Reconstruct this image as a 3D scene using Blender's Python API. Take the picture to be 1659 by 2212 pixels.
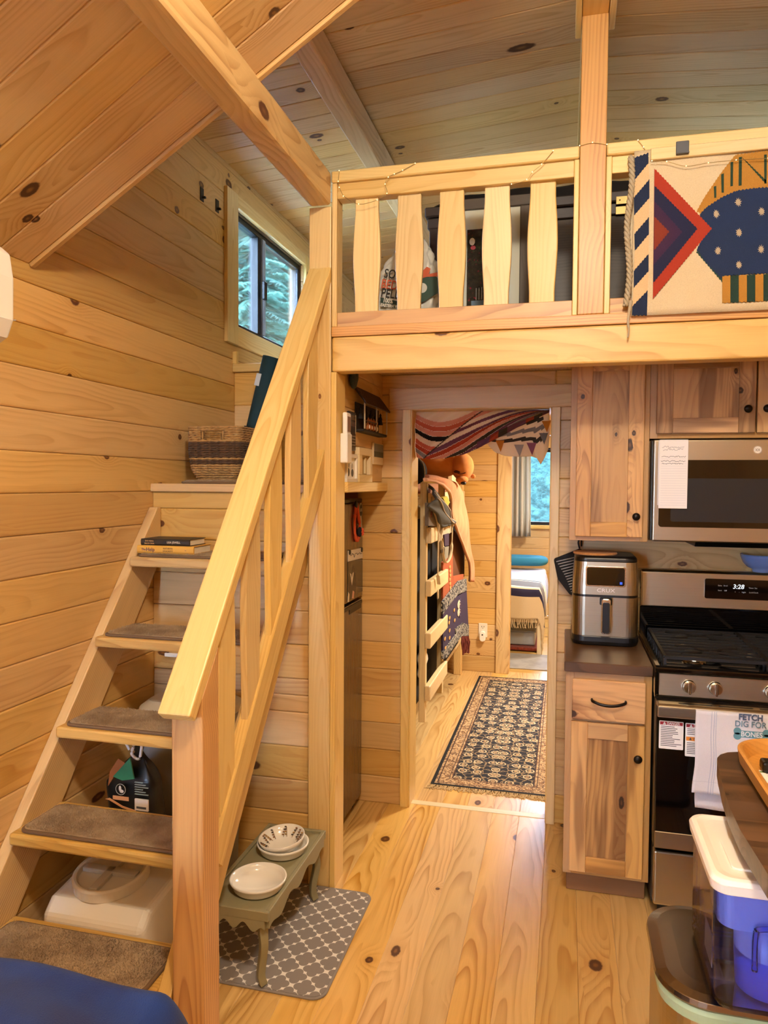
import bpy, bmesh, math, random
from mathutils import Vector, Matrix, Euler, noise as mnoise
random.seed(7)
for o in list(bpy.data.objects): bpy.data.objects.remove(o)
SC = bpy.context.scene
COL = SC.collection
R = math.radians
# ---------------------------------------------------------------- camera
FPX, YAW, PITCH, ROLL, CAMH = 1567.1, .24498, .03935, .00632, 1.578
_f = Vector((-math.sin(YAW)*math.cos(PITCH), math.cos(YAW)*math.cos(PITCH), -math.sin(PITCH)))
_r0 = Vector((math.cos(YAW), math.sin(YAW), 0)); _u0 = _r0.cross(_f)
_r = _r0*math.cos(ROLL)+_u0*math.sin(ROLL); _u = -_r0*math.sin(ROLL)+_u0*math.cos(ROLL)
cam = bpy.data.cameras.new('camera'); camo = bpy.data.objects.new('camera', cam); COL.objects.link(camo)
cam.sensor_fit = 'VERTICAL'; cam.sensor_height = 36; cam.lens = FPX*36/2212; cam.clip_start = .02; cam.clip_end = 200
camo.matrix_world = Matrix(((_r.x,_u.x,-_f.x,0),(_r.y,_u.y,-_f.y,0),(_r.z,_u.z,-_f.z,CAMH),(0,0,0,1)))
SC.camera = camo
def at(x, y, X=None, Y=None, Z=None):
    """point of the room that shows at photo pixel (x, y) on a plane X=, Y= or Z="""
    d = _f+_r*((x-829.5)/FPX)-_u*((y-1106)/FPX)
    t = X/d.x if X is not None else Y/d.y if Y is not None else (Z-CAMH)/d.z
    return Vector((0, 0, CAMH))+d*t
# ---------------------------------------------------------------- world, lights, exposure
w = bpy.data.worlds.new('world'); SC.world = w; w.use_nodes = True
bg = w.node_tree.nodes['Background']
bg.inputs[0].default_value = (.47, .68, 1.0, 1); bg.inputs[1].default_value = 46.0
def point(name, loc, power, col, rad):
    l = bpy.data.lights.new(name, 'POINT'); l.energy = power; l.color = col; l.shadow_soft_size = rad
    o = bpy.data.objects.new(name, l); COL.objects.link(o); o.location = loc; return o
def area(name, loc, power, col, sx, sy, rot):
    l = bpy.data.lights.new(name, 'AREA'); l.shape = 'RECTANGLE'; l.size = sx; l.size_y = sy; l.energy = power; l.color = col
    o = bpy.data.objects.new(name, l); COL.objects.link(o); o.location = loc; o.rotation_euler = rot; return o
WARM = (1, .92, .77)
point('ceiling_fan_lamp', (.07, .45, 2.98), 94, WARM, .10)
point('rear_fill_lamp', (.07, -1.5, 2.98), 28, WARM, .12)  # unseen fill lamp added behind the viewer to lift the shadows
area('hall_ceiling_lamp', (.25, 4.9, 2.07), 52, (1, .88, .70), .3, .3, (0, 0, 0))
area('bedroom_fill_lamp', (.5, 7.6, 2.35), 42, (1, .93, .85), .3, .3, (0, 0, 0))  # unseen fill added to brighten the bedroom and its curtain
area('rear_window_daylight', (-1.25, -2.52, 1.45), 12, (.62, .78, 1), .55, 1.1, (R(90), 0, R(180)))
SC.view_settings.view_transform = 'Standard'; SC.view_settings.look = 'None'
SC.view_settings.gamma = 1; SC.view_settings.exposure = .42; SC.view_settings.use_curve_mapping = False
# ---------------------------------------------------------------- materials
def lin(h):
    if not isinstance(h, str): return (h[0], h[1], h[2], 1)
    h = h.lstrip('#'); c = [int(h[i:i+2], 16)/255 for i in (0, 2, 4)]
    return tuple((v/12.92 if v <= .04045 else ((v+.055)/1.055)**2.4) for v in c)+(1,)
MATS = {}
class NT:
    def __init__(s, name):
        s.m = bpy.data.materials.new(name); s.m.use_nodes = True; s.t = s.m.node_tree; s.n = s.t.nodes
        s.p = s.n['Principled BSDF']; MATS[name] = s.m
    def N(s, typ, **k):
        n = s.n.new('ShaderNode'+typ)
        for a, v in k.items(): setattr(n, a, v)
        return n
    def L(s, a, b): s.t.links.new(a, b)
    def put(s, sock, v):
        if isinstance(v, bpy.types.NodeSocket): s.L(v, sock)
        else: sock.default_value = v
    def M(s, op, a, b=None, c=None, clamp=False):
        n = s.N('Math', operation=op); n.use_clamp = clamp
        for i, v in enumerate((a, b, c)):
            if v is not None: s.put(n.inputs[i], v)
        return n.outputs[0]
    def V(s, op, a, b=None):
        n = s.N('VectorMath', operation=op)
        s.put(n.inputs[0], a)
        if b is not None:
            if op == 'SCALE': s.put(n.inputs['Scale'], b)
            else: s.put(n.inputs[1], b)
        return n.outputs['Value' if op in ('LENGTH', 'DOT_PRODUCT') else 'Vector']
    def sep(s, v): n = s.N('SeparateXYZ'); s.put(n.inputs[0], v); return n.outputs
    def comb(s, x, y, z):
        n = s.N('CombineXYZ'); [s.put(n.inputs[i], v) for i, v in enumerate((x, y, z))]; return n.outputs[0]
    def noise(s, vec, scale, detail=2, rough=.5, col=False):
        n = s.N('TexNoise'); s.put(n.inputs['Vector'], vec); n.inputs['Scale'].default_value = scale
        n.inputs['Detail'].default_value = detail; n.inputs['Roughness'].default_value = rough
        return n.outputs['Color' if col else 'Fac']
    def ramp(s, fac, stops, interp='LINEAR'):
        n = s.N('ValToRGB'); s.put(n.inputs[0], fac); cr = n.color_ramp; cr.interpolation = interp
        while len(cr.elements) > len(stops): cr.elements.remove(cr.elements[-1])
        while len(cr.elements) < len(stops): cr.elements.new(1)
        for e, (p, c) in zip(cr.elements, stops): e.position = p; e.color = c if len(c) == 4 else (*c, 1)
        return n.outputs[0]
    def mix(s, fac, a, b, mode='MIX'):
        n = s.N('Mix', data_type='RGBA', blend_type=mode); s.put(n.inputs[0], fac); s.put(n.inputs[6], a); s.put(n.inputs[7], b)
        return n.outputs[2]
    def smooth(s, v, a, b):
        n = s.N('MapRange', interpolation_type='SMOOTHSTEP'); s.put(n.inputs[0], v)
        n.inputs[1].default_value = a; n.inputs[2].default_value = b; return n.outputs[0]
    def bump(s, h, strength=.3, dist=.002):
        n = s.N('Bump'); n.inputs['Strength'].default_value = strength; n.inputs['Distance'].default_value = dist
        s.put(n.inputs['Height'], h); s.L(n.outputs[0], s.p.inputs['Normal'])
    def set(s, color=None, rough=.5, metal=0, **k):
        if color is not None: s.put(s.p.inputs['Base Color'], color)
        s.put(s.p.inputs['Roughness'], rough); s.put(s.p.inputs['Metallic'], metal)
        for a, v in k.items(): s.put(s.p.inputs[a.replace('_', ' ')], v)
        return s.m
    def obj(s): return s.N('TexCoord').outputs['Object']
    def rnd(s): return s.N('ObjectInfo').outputs['Random']
def plain(name, col, rough=.5, metal=0, nz=0, nscale=60, bump=0, **k):
    t = NT(name); c = lin(col)
    if nz or bump:
        f = t.noise(t.obj(), nscale, 3, .6)
        if nz: c = t.mix(f, tuple(v*(1-nz) for v in c[:3])+(1,), tuple(min(1, v*(1+nz)) for v in c[:3])+(1,))
        if bump: t.bump(f, bump, .003)
    return t.set(c, rough, metal, **k)
def wood(name, light, dark, knotc, rings=75, contrast=.8, density=.35, ksize=.13, kx=.03, rough=.42, var=.22, warp=.012, zoff=.05, cell=(.42, .125), streak=0):
    t = NT(name); P0 = t.obj(); rn = t.rnd()
    wn = t.N('TexWhiteNoise', noise_dimensions='1D'); t.L(rn, wn.inputs['W']); wc = wn.outputs['Color']
    off = t.V('ADD', t.V('MULTIPLY', t.V('SUBTRACT', wc, (.5, .5, .5)), (17, .10, .05)), (0, 0, zoff))
    P = t.V('ADD', P0, off)
    nlow = t.V('SUBTRACT', t.noise(t.V('MULTIPLY', P, (1.5, 6, 6)), 1.0, 2, .5, col=True), (.5, .5, .5))
    Pw = t.V('ADD', P, t.V('MULTIPLY', nlow, (0, warp*6, warp*6)))
    x, y, z = t.sep(Pw)
    px, py, pz = t.sep(P)
    kv = t.comb(t.M('DIVIDE', px, cell[0]), t.M('ADD', t.M('DIVIDE', py, cell[1]), t.M('MULTIPLY', rn, 71)), 0)
    vo = t.N('TexVoronoi', voronoi_dimensions='2D', feature='F1'); t.L(kv, vo.inputs['Vector']); vo.inputs['Scale'].default_value = 1
    cr, cg, cb = t.sep(vo.outputs['Color'])
    # offsets inside the cell back to metres so that knots stay round
    dv = t.V('MULTIPLY', t.V('SUBTRACT', vo.outputs['Position'], kv), t.comb(t.M('ADD', cell[0]*.38, t.M('MULTIPLY', cb, cell[0]*.55)), cell[1], 0))
    d = t.V('LENGTH', dv)
    size = t.M('MULTIPLY', t.M('ADD', t.M('MULTIPLY', cg, .9), .35), ksize*.125)
    kd = t.M('DIVIDE', t.M('ADD', d, t.M('MULTIPLY', t.M('SUBTRACT', t.noise(P, 90, 2), .5), .006)), size)
    gate = t.M('LESS_THAN', cr, density)
    swirl = t.M('MULTIPLY', t.M('POWER', 2.718, t.M('MULTIPLY', t.M('MULTIPLY', kd, kd), -.10)), gate)
    rad = t.M('SQRT', t.M('ADD', t.M('MULTIPLY', y, y), t.M('MULTIPLY', z, z)))
    r = t.M('ADD', t.M('MULTIPLY', t.M('ADD', rad, t.M('MULTIPLY', x, kx)), rings), t.M('MULTIPLY', swirl, 3.2))
    fr = t.M('FRACT', r)
    lat = t.ramp(fr, [(0, (.1, .1, .1)), (.35, (0, 0, 0)), (.8, (.75, .75, .75)), (.93, (1, 1, 1)), (1, (.1, .1, .1))])
    soft = t.noise(t.V('MULTIPLY', P, (2, 14, 14)), 1, 2)
    amt = t.M('MULTIPLY', lat, t.M('MULTIPLY', t.smooth(soft, .25, .75), contrast), clamp=True)
    c = t.mix(amt, lin(light), lin(dark))
    fib = t.noise(t.V('MULTIPLY', P, (5, 240, 240)), 1, 2)
    c = t.mix(.22, c, t.mix(fib, (.35, .3, .25, 1), (1, 1, 1, 1)), 'MULTIPLY')
    big = t.noise(t.V('MULTIPLY', P, (1.1, 3, 3)), 1, 1)
    if streak: c = t.mix(t.M('MULTIPLY', t.smooth(t.noise(t.V('MULTIPLY', P, (1.6, 16, 16)), 1, 2), .50, .62), streak), c, tuple(v*.55 for v in lin(dark)[:3])+(1,))
    halo = t.M('MULTIPLY', t.M('POWER', 2.718, t.M('MULTIPLY', t.M('MULTIPLY', kd, kd), -.35)), gate)
    c = t.mix(t.M('MULTIPLY', halo, .45), c, lin(dark))
    c = t.mix(t.M('MULTIPLY', t.smooth(kd, 1.0, .72), gate), c, lin(knotc))
    core = t.M('MULTIPLY', t.smooth(kd, .45, .1), gate)
    c = t.mix(t.M('MULTIPLY', core, .35), c, lin(dark))
    hs = t.N('HueSaturation'); t.L(c, hs.inputs['Color'])
    wr, wg, wb = t.sep(wc)
    t.put(hs.inputs['Value'], t.M('ADD', t.M('MULTIPLY', t.M('SUBTRACT', wg, .5), var), t.M('ADD', .92, t.M('MULTIPLY', big, .16))))
    t.put(hs.inputs['Saturation'], t.M('ADD', t.M('MULTIPLY', wr, .22), .90))
    t.put(hs.inputs['Hue'], t.M('ADD', t.M('MULTIPLY', t.M('SUBTRACT', wb, .5), .006), .502))
    t.bump(t.M('ADD', t.M('MULTIPLY', fib, .5), t.M('MULTIPLY', lat, -.3)), .12, .001)
    t.set(hs.outputs[0], rough); t.p.inputs['Coat Weight'].default_value = .12; t.p.inputs['Coat Roughness'].default_value = .3
    return t.m
PINE = wood('pine_wall', '#dcb272', '#ba8644', '#5f3417', 75, .68, .20, .17)
PINEC = wood('pine_ceiling', '#dbb680', '#b8884c', '#4c2a16', 80, .8, .26, .17)
PINEB = wood('pine_bright', '#e9c988', '#cd9f58', '#7a4a22', 95, .62, .08, .11)
FLOORM = wood('pine_floor', '#e5bc7a', '#b67e3b', '#54301a', 52, .95, .13, .18, kx=.05, warp=.018, rough=.30)
BEAMM = wood('pine_beam', '#e3bd7a', '#b6823f', '#63381a', 60, .9, .18, .18, zoff=.08)
FIR = wood('fir_post', '#d8a566', '#a56a36', '#74452a', 105, 1.0, .06, .14, warp=.006, zoff=.1)
TREADM = wood('pine_tread', '#dcb46f', '#aa7a3c', '#5c3116', 110, .9, .05, .1, warp=.006)
HICK = wood('hickory', '#d2a46a', '#946238', '#331b0d', 60, .75, .22, .12, warp=.020, var=.38, kx=.04, cell=(.25, .06), streak=.65)
HICKF = wood('hickory_frame', '#c69862', '#a67746', '#3a2010', 120, .5, .03, .06, var=.1)
PALEW = wood('pale_pine', '#efd9ad', '#d9b880', '#8a5a30', 70, .5, .1, .08)
DARKW = wood('dark_stained_wood', '#5b5046', '#352c26', '#15100d', 90, .8, .05, .1, rough=.6)
BLACKW = wood('espresso_wood', '#3a2a24', '#21160f', '#120c08', 90, .8, .02, .1, rough=.5)
WALNUT = wood('walnut_laminate', '#5f4633', '#35261b', '#24140c', 60, .9, .02, .1, var=.6, rough=.35)
OAKT = wood('oak_tray', '#d59a52', '#b57a38', '#7a4a20', 90, .5, .0, .1)
TOEK = wood('toe_kick_laminate', '#8a6444', '#6a4a32', '#3a2418', 120, .6, .0, .1, var=.1)
WHITEP = plain('white_plastic', '#f1ece2', .35)
CREAMP = plain('cream_plastic', '#e6decd', .4)
MILKP = plain('milky_plastic', '#cfc9bd', .4)
BLACKP = plain('black_plastic', '#0c0c0e', .35)
BLACKG = plain('black_gloss', '#050507', .08, Coat_Weight=.6, Coat_Roughness=.03)
IRON = plain('cast_iron', '#101114', .5)
BRONZE = plain('dark_bronze', '#1c1613', .35, .6)
CHROME = plain('brushed_chrome', '#d2d0cc', .18, 1)
BRASS = plain('aged_brass', '#a48a56', .35, .9)
PAPERW = plain('white_paper', '#f0efec', .7)
def steel(name, col, rough=.26, axis=(2, 2, 400)):
    t = NT(name); f = t.noise(t.V('MULTIPLY', t.obj(), axis), 1, 2)
    c = t.mix(f, tuple(v*.86 for v in lin(col)[:3])+(1,), lin(col)); t.bump(f, .05, .0005)
    return t.set(c, t.M('ADD', t.M('MULTIPLY', f, .1), rough), 1)
STEEL = steel('stainless_steel', '#b6ad98')
STEELD = steel('stainless_dark', '#8c8072', .2)
FRIDGEM = steel('fridge_steel', '#8f8678', .22, (2, 400, 2))
def carpet(name, c0, c1, sc=900, rough=.95, patch=6, bs=.8):
    t = NT(name); P = t.obj(); f = t.noise(P, sc, 3, .7); g = t.noise(P, patch, 3, .6)
    c = t.mix(t.M('ADD', t.M('MULTIPLY', f, .35), t.M('MULTIPLY', t.smooth(g, .3, .7), .65)), lin(c0), lin(c1)); t.bump(f, bs, .004)
    return t.set(c, rough, Sheen_Weight=.08)
CARPET = carpet('brown_carpet', '#8c7050', '#cbb08a', 700, patch=9)
GREYC = carpet('grey_carpet', '#8f8a84', '#b5afa6', 300)
NAVYF = carpet('navy_fleece', '#0a1f57', '#13387c', 400, patch=5, bs=.5)
PEACH = carpet('peach_fleece', '#c07a4e', '#d8966a', 300, patch=8, bs=.5)
PLUSH = carpet('orange_plush', '#c47430', '#e29a50', 500, patch=10, bs=.6)
def glassy(name, tint=(1, 1, 1, 1), gl=.1, rough=.02):
    t = NT(name); tr = t.N('BsdfTransparent'); tr.inputs[0].default_value = tint
    gs = t.N('BsdfGlossy'); gs.inputs['Roughness'].default_value = rough; gs.inputs['Color'].default_value = (1, 1, 1, 1)
    fz = t.N('Fresnel'); fz.inputs[0].default_value = 1.45
    mx = t.N('MixShader'); t.L(t.M('MULTIPLY', fz.outputs[0], gl*8, clamp=True), mx.inputs[0]); t.L(tr.outputs[0], mx.inputs[1]); t.L(gs.outputs[0], mx.inputs[2])
    t.L(mx.outputs[0], t.n['Material Output'].inputs['Surface']); return t.m
GLASS = glassy('window_glass')
BLUEPL = glassy('blue_clear_plastic', (.64, .70, .99, 1), .12, .05)
def emit(name, col, s):
    t = NT(name); t.set((0, 0, 0, 1)); t.p.inputs['Emission Color'].default_value = lin(col); t.p.inputs['Emission Strength'].default_value = s; return t.m
LEDW = emit('clock_led', '#e8f6ff', 1.6); LEDB = emit('blue_led', '#2a50ff', 1.5)
LEDF = emit('fairy_bulb', '#ffd9a0', 2.0)
def P(hexc, rough=.6, **k):
    key = f'paint_{hexc.lstrip("#")}_{int(rough*100)}'
    return MATS.get(key) or plain(key, hexc, rough, **k)
def cloth(hexc, sc=500, bs=.5):
    key = 'cloth_'+hexc.lstrip('#')
    if key in MATS: return MATS[key]
    c = lin(hexc); t = NT(key); f = t.noise(t.obj(), sc, 2, .6)
    t.bump(f, bs, .002); return t.set(t.mix(f, tuple(v*.78 for v in c[:3])+(1,), tuple(min(1, v*1.15) for v in c[:3])+(1,)), .9)

def sheer(hexc, amt=.45):
    key = 'sheer_'+hexc.lstrip('#')
    if key in MATS: return MATS[key]
    c = lin(hexc); t = NT(key); f = t.noise(t.obj(), 700, 2, .6); cc = t.mix(f, tuple(v*.85 for v in c[:3])+(1,), tuple(min(1, v*1.12) for v in c[:3])+(1,))
    t.set(cc, .9); tr = t.N('BsdfTranslucent'); t.put(tr.inputs['Color'], cc); mx = t.N('MixShader'); mx.inputs[0].default_value = amt
    t.L(t.p.outputs[0], mx.inputs[1]); t.L(tr.outputs[0], mx.inputs[2]); t.L(mx.outputs[0], t.n['Material Output'].inputs['Surface']); return t.m
# ---------------------------------------------------------------- builders
W = {}
def link(o, parent=None, M=None, label=None, cat=None, group=None, kind=None):
    COL.objects.link(o); M = M or Matrix()
    if parent is not None: o.parent = parent; o.matrix_basis = W[parent.name].inverted() @ M
    else: o.matrix_basis = M
    W[o.name] = M.copy(); tag(o, label, cat, group, kind); return o
def tag(o, label=None, cat=None, group=None, kind=None):
    for k, v in (('label', label), ('category', cat), ('group', group), ('kind', kind)):
        if v: o[k] = v
    return o
def E(name, loc, label=None, cat=None, group=None, kind=None, parent=None, rz=0):
    o = bpy.data.objects.new(name, None); o.empty_display_size = .05
    return link(o, parent, Matrix.Translation(Vector(loc)) @ Matrix.Rotation(rz, 4, 'Z'), label, cat, group, kind)
BOXC = {}
def boxmesh(l, wd, t, bev, mat, seg=1):
    key = (round(l, 4), round(wd, 4), round(t, 4), round(bev, 4), mat.name, seg)
    if key in BOXC: return BOXC[key]
    bm = bmesh.new(); bmesh.ops.create_cube(bm, size=1)
    for v in bm.verts: v.co = Vector((v.co.x*l, v.co.y*wd, v.co.z*t))
    b = min(bev, min(l, wd, t)*.45)
    if b > 1e-5: bmesh.ops.bevel(bm, geom=bm.edges[:], offset=b, segments=seg, profile=.5, affect='EDGES')
    me = bpy.data.meshes.new('box'); bm.to_mesh(me); bm.free(); me.materials.append(mat)
    BOXC[key] = me; return me
def plank(name, c, ux, uy, l, wd, t, mat, parent=None, bev=.003, seg=1, **k):
    ux = Vector(ux).normalized(); uy = Vector(uy); uy = (uy-ux*uy.dot(ux)).normalized(); uz = ux.cross(uy)
    M = Matrix(((ux.x, uy.x, uz.x, c[0]), (ux.y, uy.y, uz.y, c[1]), (ux.z, uy.z, uz.z, c[2]), (0, 0, 0, 1)))
    return link(bpy.data.objects.new(name, boxmesh(l, wd, t, bev, mat, seg)), parent, M, **k)
def B(name, x0, x1, y0, y1, z0, z1, mat, parent=None, bev=.003, grain=None, seg=1, **k):
    dx, dy, dz = x1-x0, y1-y0, z1-z0; c = ((x0+x1)/2, (y0+y1)/2, (z0+z1)/2)
    g = grain or max((dx, 'x'), (dy, 'y'), (dz, 'z'))[1]
    if g == 'x': a = ((1, 0, 0), (0, 0, 1), dx, dz, dy) if dy < dz else ((1, 0, 0), (0, 1, 0), dx, dy, dz)
    elif g == 'y': a = ((0, 1, 0), (0, 0, 1), dy, dz, dx) if dx < dz else ((0, 1, 0), (1, 0, 0), dy, dx, dz)
    else: a = ((0, 0, 1), (1, 0, 0), dz, dx, dy) if dy < dx else ((0, 0, 1), (0, 1, 0), dz, dy, dx)
    return plank(name, c, a[0], a[1], a[2], a[3], a[4], mat, parent, bev, seg, **k)
class MB:
    def __init__(s): s.v = []; s.f = []; s.mi = []; s.cur = 0
    def add(s, vs, fs):
        n = len(s.v); s.v += [Vector(p) for p in vs]; s.f += [tuple(i+n for i in f) for f in fs]; s.mi += [s.cur]*len(fs); return s
    def box(s, x0, x1, y0, y1, z0, z1):
        return s.add([(x0, y0, z0), (x1, y0, z0), (x1, y1, z0), (x0, y1, z0), (x0, y0, z1), (x1, y0, z1), (x1, y1, z1), (x0, y1, z1)],
                     [(0, 3, 2, 1), (4, 5, 6, 7), (0, 1, 5, 4), (1, 2, 6, 5), (2, 3, 7, 6), (3, 0, 4, 7)])
    def grid(s, fn, nu, nv, cu=False, cv=False):
        vs = [fn(i/(nu if cu else nu-1), j/(nv if cv else nv-1)) for i in range(nu) for j in range(nv)]
        fs = []
        for i in range(nu if cu else nu-1):
            for j in range(nv if cv else nv-1):
                a, b = i, (i+1) % nu; c, d = j, (j+1) % nv
                fs.append((a*nv+c, b*nv+c, b*nv+d, a*nv+d))
        return s.add(vs, fs)
    def lathe(s, prof, c=(0, 0, 0), seg=32, ax='z', cap=True):
        c = Vector(c); vs = []; n = len(prof)
        for i in range(seg):
            a = 2*math.pi*i/seg
            for r, h in prof:
                p = (r*math.cos(a), r*math.sin(a), h)
                if ax == 'y': p = (r*math.cos(a), h, r*math.sin(a))
                if ax == 'x': p = (h, r*math.cos(a), r*math.sin(a))
                vs.append(c+Vector(p))
        fs = [(i*n+j, ((i+1) % seg)*n+j, ((i+1) % seg)*n+j+1, i*n+j+1) for i in range(seg) for j in range(n-1)]
        if cap:
            if prof[0][0] > 1e-5: fs.append(tuple(i*n for i in range(seg))[::-1])
            if prof[-1][0] > 1e-5: fs.append(tuple(i*n+n-1 for i in range(seg)))
        return s.add(vs, fs)
    def tube(s, pts, r, seg=8, closed=False, flat=1):
        pts = [Vector(p) for p in pts]; n = len(pts); vs = []; up = Vector((0, 0, 1))
        rr = r if isinstance(r, (list, tuple)) else [r]*n
        for i, p in enumerate(pts):
            a = pts[(i-1) % n] if (closed or i > 0) else p; b = pts[(i+1) % n] if (closed or i < n-1) else p
            d = (b-a).normalized() if (b-a).length > 1e-9 else Vector((1, 0, 0))
            u = up if abs(d.dot(up)) < .95 else Vector((1, 0, 0))
            e1 = d.cross(u).normalized(); e2 = e1.cross(d)
            for k in range(seg):
                q = 2*math.pi*k/seg; vs.append(p+e1*(rr[i]*math.cos(q))+e2*(rr[i]*flat*math.sin(q)))
        fs = [(i*seg+k, i*seg+(k+1) % seg, ((i+1) % n)*seg+(k+1) % seg, ((i+1) % n)*seg+k) for i in range(n if closed else n-1) for k in range(seg)]
        if not closed: fs += [tuple(range(seg))[::-1], tuple((n-1)*seg+k for k in range(seg))]
        return s.add(vs, fs)
    def prism(s, poly, a0, a1, ax='y'):
        n = len(poly)
        def q(p, a): return {'y': (p[0], a, p[1]), 'x': (a, p[0], p[1]), 'z': (p[0], p[1], a)}[ax]
        vs = [q(p, a0) for p in poly]+[q(p, a1) for p in poly]
        return s.add(vs, [tuple(range(n))[::-1], tuple(range(n, 2*n))]+[(i, (i+1) % n, n+(i+1) % n, n+i) for i in range(n)])
    def ell(s, c, rad, seg=16, rings=10, M=None):
        c = Vector(c); M = M or Matrix.Identity(3)
        def fn(u, v):
            a = 2*math.pi*u; b = math.pi*(v-.5)
            return c+M @ Vector((rad[0]*math.cos(b)*math.cos(a), rad[1]*math.cos(b)*math.sin(a), rad[2]*math.sin(b)))
        return s.grid(fn, seg, rings, cu=True)
    def build(s, name, mat, parent=None, smooth=False, bev=0, seg=2, solid=0, sub=0, org=None, fix=True, **k):
        if org is None:
            xs = [p.x for p in s.v]; ys = [p.y for p in s.v]; zs = [p.z for p in s.v]
            org = ((min(xs)+max(xs))/2, (min(ys)+max(ys))/2, min(zs))
        org = Vector(org); me = bpy.data.meshes.new(name); me.from_pydata([p-org for p in s.v], [], s.f)
        for m in (mat if isinstance(mat, (list, tuple)) else [mat]): me.materials.append(m)
        for p, i in zip(me.polygons, s.mi): p.material_index = i; p.use_smooth = smooth
        if fix:
            bm = bmesh.new(); bm.from_mesh(me); bmesh.ops.remove_doubles(bm, verts=bm.verts, dist=1e-6)
            bmesh.ops.recalc_face_normals(bm, faces=bm.faces); bm.to_mesh(me); bm.free()
        o = bpy.data.objects.new(name, me); link(o, parent, Matrix.Translation(org), **k)
        if solid: m = o.modifiers.new('thick', 'SOLIDIFY'); m.thickness = solid; m.offset = 0
        if bev: m = o.modifiers.new('bevel', 'BEVEL'); m.width = bev; m.segments = seg; m.limit_method = 'ANGLE'; m.angle_limit = R(40)
        if sub: m = o.modifiers.new('sub', 'SUBSURF'); m.levels = sub; m.render_levels = sub
        return o
def text(name, s, size, org, ux, uy, mat, parent, ext=.0004, align='CENTER', shear=0, sx=1, bold=0):
    cu = bpy.data.curves.new(name, 'FONT'); cu.body = s; cu.size = size; cu.align_x = align; cu.align_y = 'CENTER'; cu.extrude = ext; cu.shear = shear; cu.offset = bold; cu.resolution_u = 3
    t = bpy.data.objects.new('tmp', cu); COL.objects.link(t); bpy.context.view_layer.update()
    me = bpy.data.meshes.new_from_object(t.evaluated_get(bpy.context.evaluated_depsgraph_get())); bpy.data.objects.remove(t); bpy.data.curves.remove(cu)
    me.materials.clear(); me.materials.append(mat)
    ux = Vector(ux).normalized(); uy = Vector(uy); uy = (uy-ux*uy.dot(ux)).normalized(); uz = ux.cross(uy)
    for v in me.vertices: v.co.x *= sx
    M = Matrix(((ux.x, uy.x, uz.x, org[0]), (ux.y, uy.y, uz.y, org[1]), (ux.z, uy.z, uz.z, org[2]), (0, 0, 0, 1)))
    return link(bpy.data.objects.new(name, me), parent, M)
def rrect(x0, x1, y0, y1, r, n=6):
    out = []
    for cx, cy, a in ((x1-r, y1-r, 0), (x0+r, y1-r, 90), (x0+r, y0+r, 180), (x1-r, y0+r, 270)):
        for i in range(n+1): q = R(a+90*i/n); out.append((cx+r*math.cos(q), cy+r*math.sin(q)))
    return out
def bez(p, n=16):
    p = [Vector(q) for q in p]; out = []
    for i in range(len(p)-1):   # catmull-rom
        a, b, c, d = p[max(i-1, 0)], p[i], p[i+1], p[min(i+2, len(p)-1)]
        for k in range(n):
            t = k/n; out.append(.5*((2*b)+(c-a)*t+(2*a-5*b+4*c-d)*t*t+(3*b-a-3*c+d)*t**3))
    return out+[p[-1]]
# ================================================================ THE SHELL
XL, XR, YB, YF, YR = -1.646, 1.79, 3.42, 6.07, -2.6
def S(name, loc, label, cat): return E(name, loc, label, cat, kind='structure')
# ---- floor
fl = S('floor', (0, 1.5, 0), 'knotty yellow pine plank floor with wide cathedral grain', 'floor')
x = -.0635-.1265*13
while x < XR:
    x0, x1 = max(x, XL), min(x+.1262, XR)
    if x1-x0 > .02:
        B('plank', x0, x1, YR, YB+.04, -.025, 0, FLOORM, fl, .0015)
        B('plank', x0, x1, YB+.055, YF+.06, -.025, 0, FLOORM, fl, .0015)
    x += .1265
B('subfloor', XL-.1, XR+.1, YR-.1, 9.0, -.08, -.026, P('#6a4a2c'), fl, 0)
B('threshold_strip', -.72, -.067, YB+.03, YB+.075, -.02, .002, PALEW, fl, .002)
B('plank', XL, XR, YF+.06, 8.9, -.025, -.001, FLOORM, fl, .0015)
# ---- left wall, boards along Y, loft window cut out
WY0, WY1, WZ0, WZ1 = 3.43, 4.42, 2.375, 2.965
wl = S('wall_left', (XL, 1.5, 0), 'left wall of horizontal honey pine boards beside the stairs', 'wall')
zs = [0]+[1.5406+.1323*k for k in range(-11, 13)]
zs = [z for z in zs if z < 3.16]+[3.2]
for z0, z1 in zip(zs, zs[1:]):
    if z1-z0 < .02: continue
    segs = [(YR, 8.9)]
    if z1 > WZ0 and z0 < WZ1:
        segs = [(YR, WY0), (WY1, 8.9)]
        if z0 < WZ0-.01: B('board', XL-.02, XL, WY0, WY1, z0, WZ0, PINE, wl, .004)
        if z1 > WZ1+.01: B('board', XL-.02, XL, WY0, WY1, WZ1, z1, PINE, wl, .004)
    for a, b in segs: B('board', XL-.02, XL, a, b, z0, z1-.0006, PINE, wl, .0055, seg=2)
for a in ((YR, WY0, 0, 3.3), (WY1, 8.9, 0, 3.3), (WY0, WY1, 0, WZ0), (WY0, WY1, WZ1, 3.3)):
    B('leak_backing', XL-.09, XL-.021, a[0], a[1], a[2], a[3], P('#7a5a38'), wl, 0)  # unseen slabs added behind the boards to stop light leaks
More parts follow.
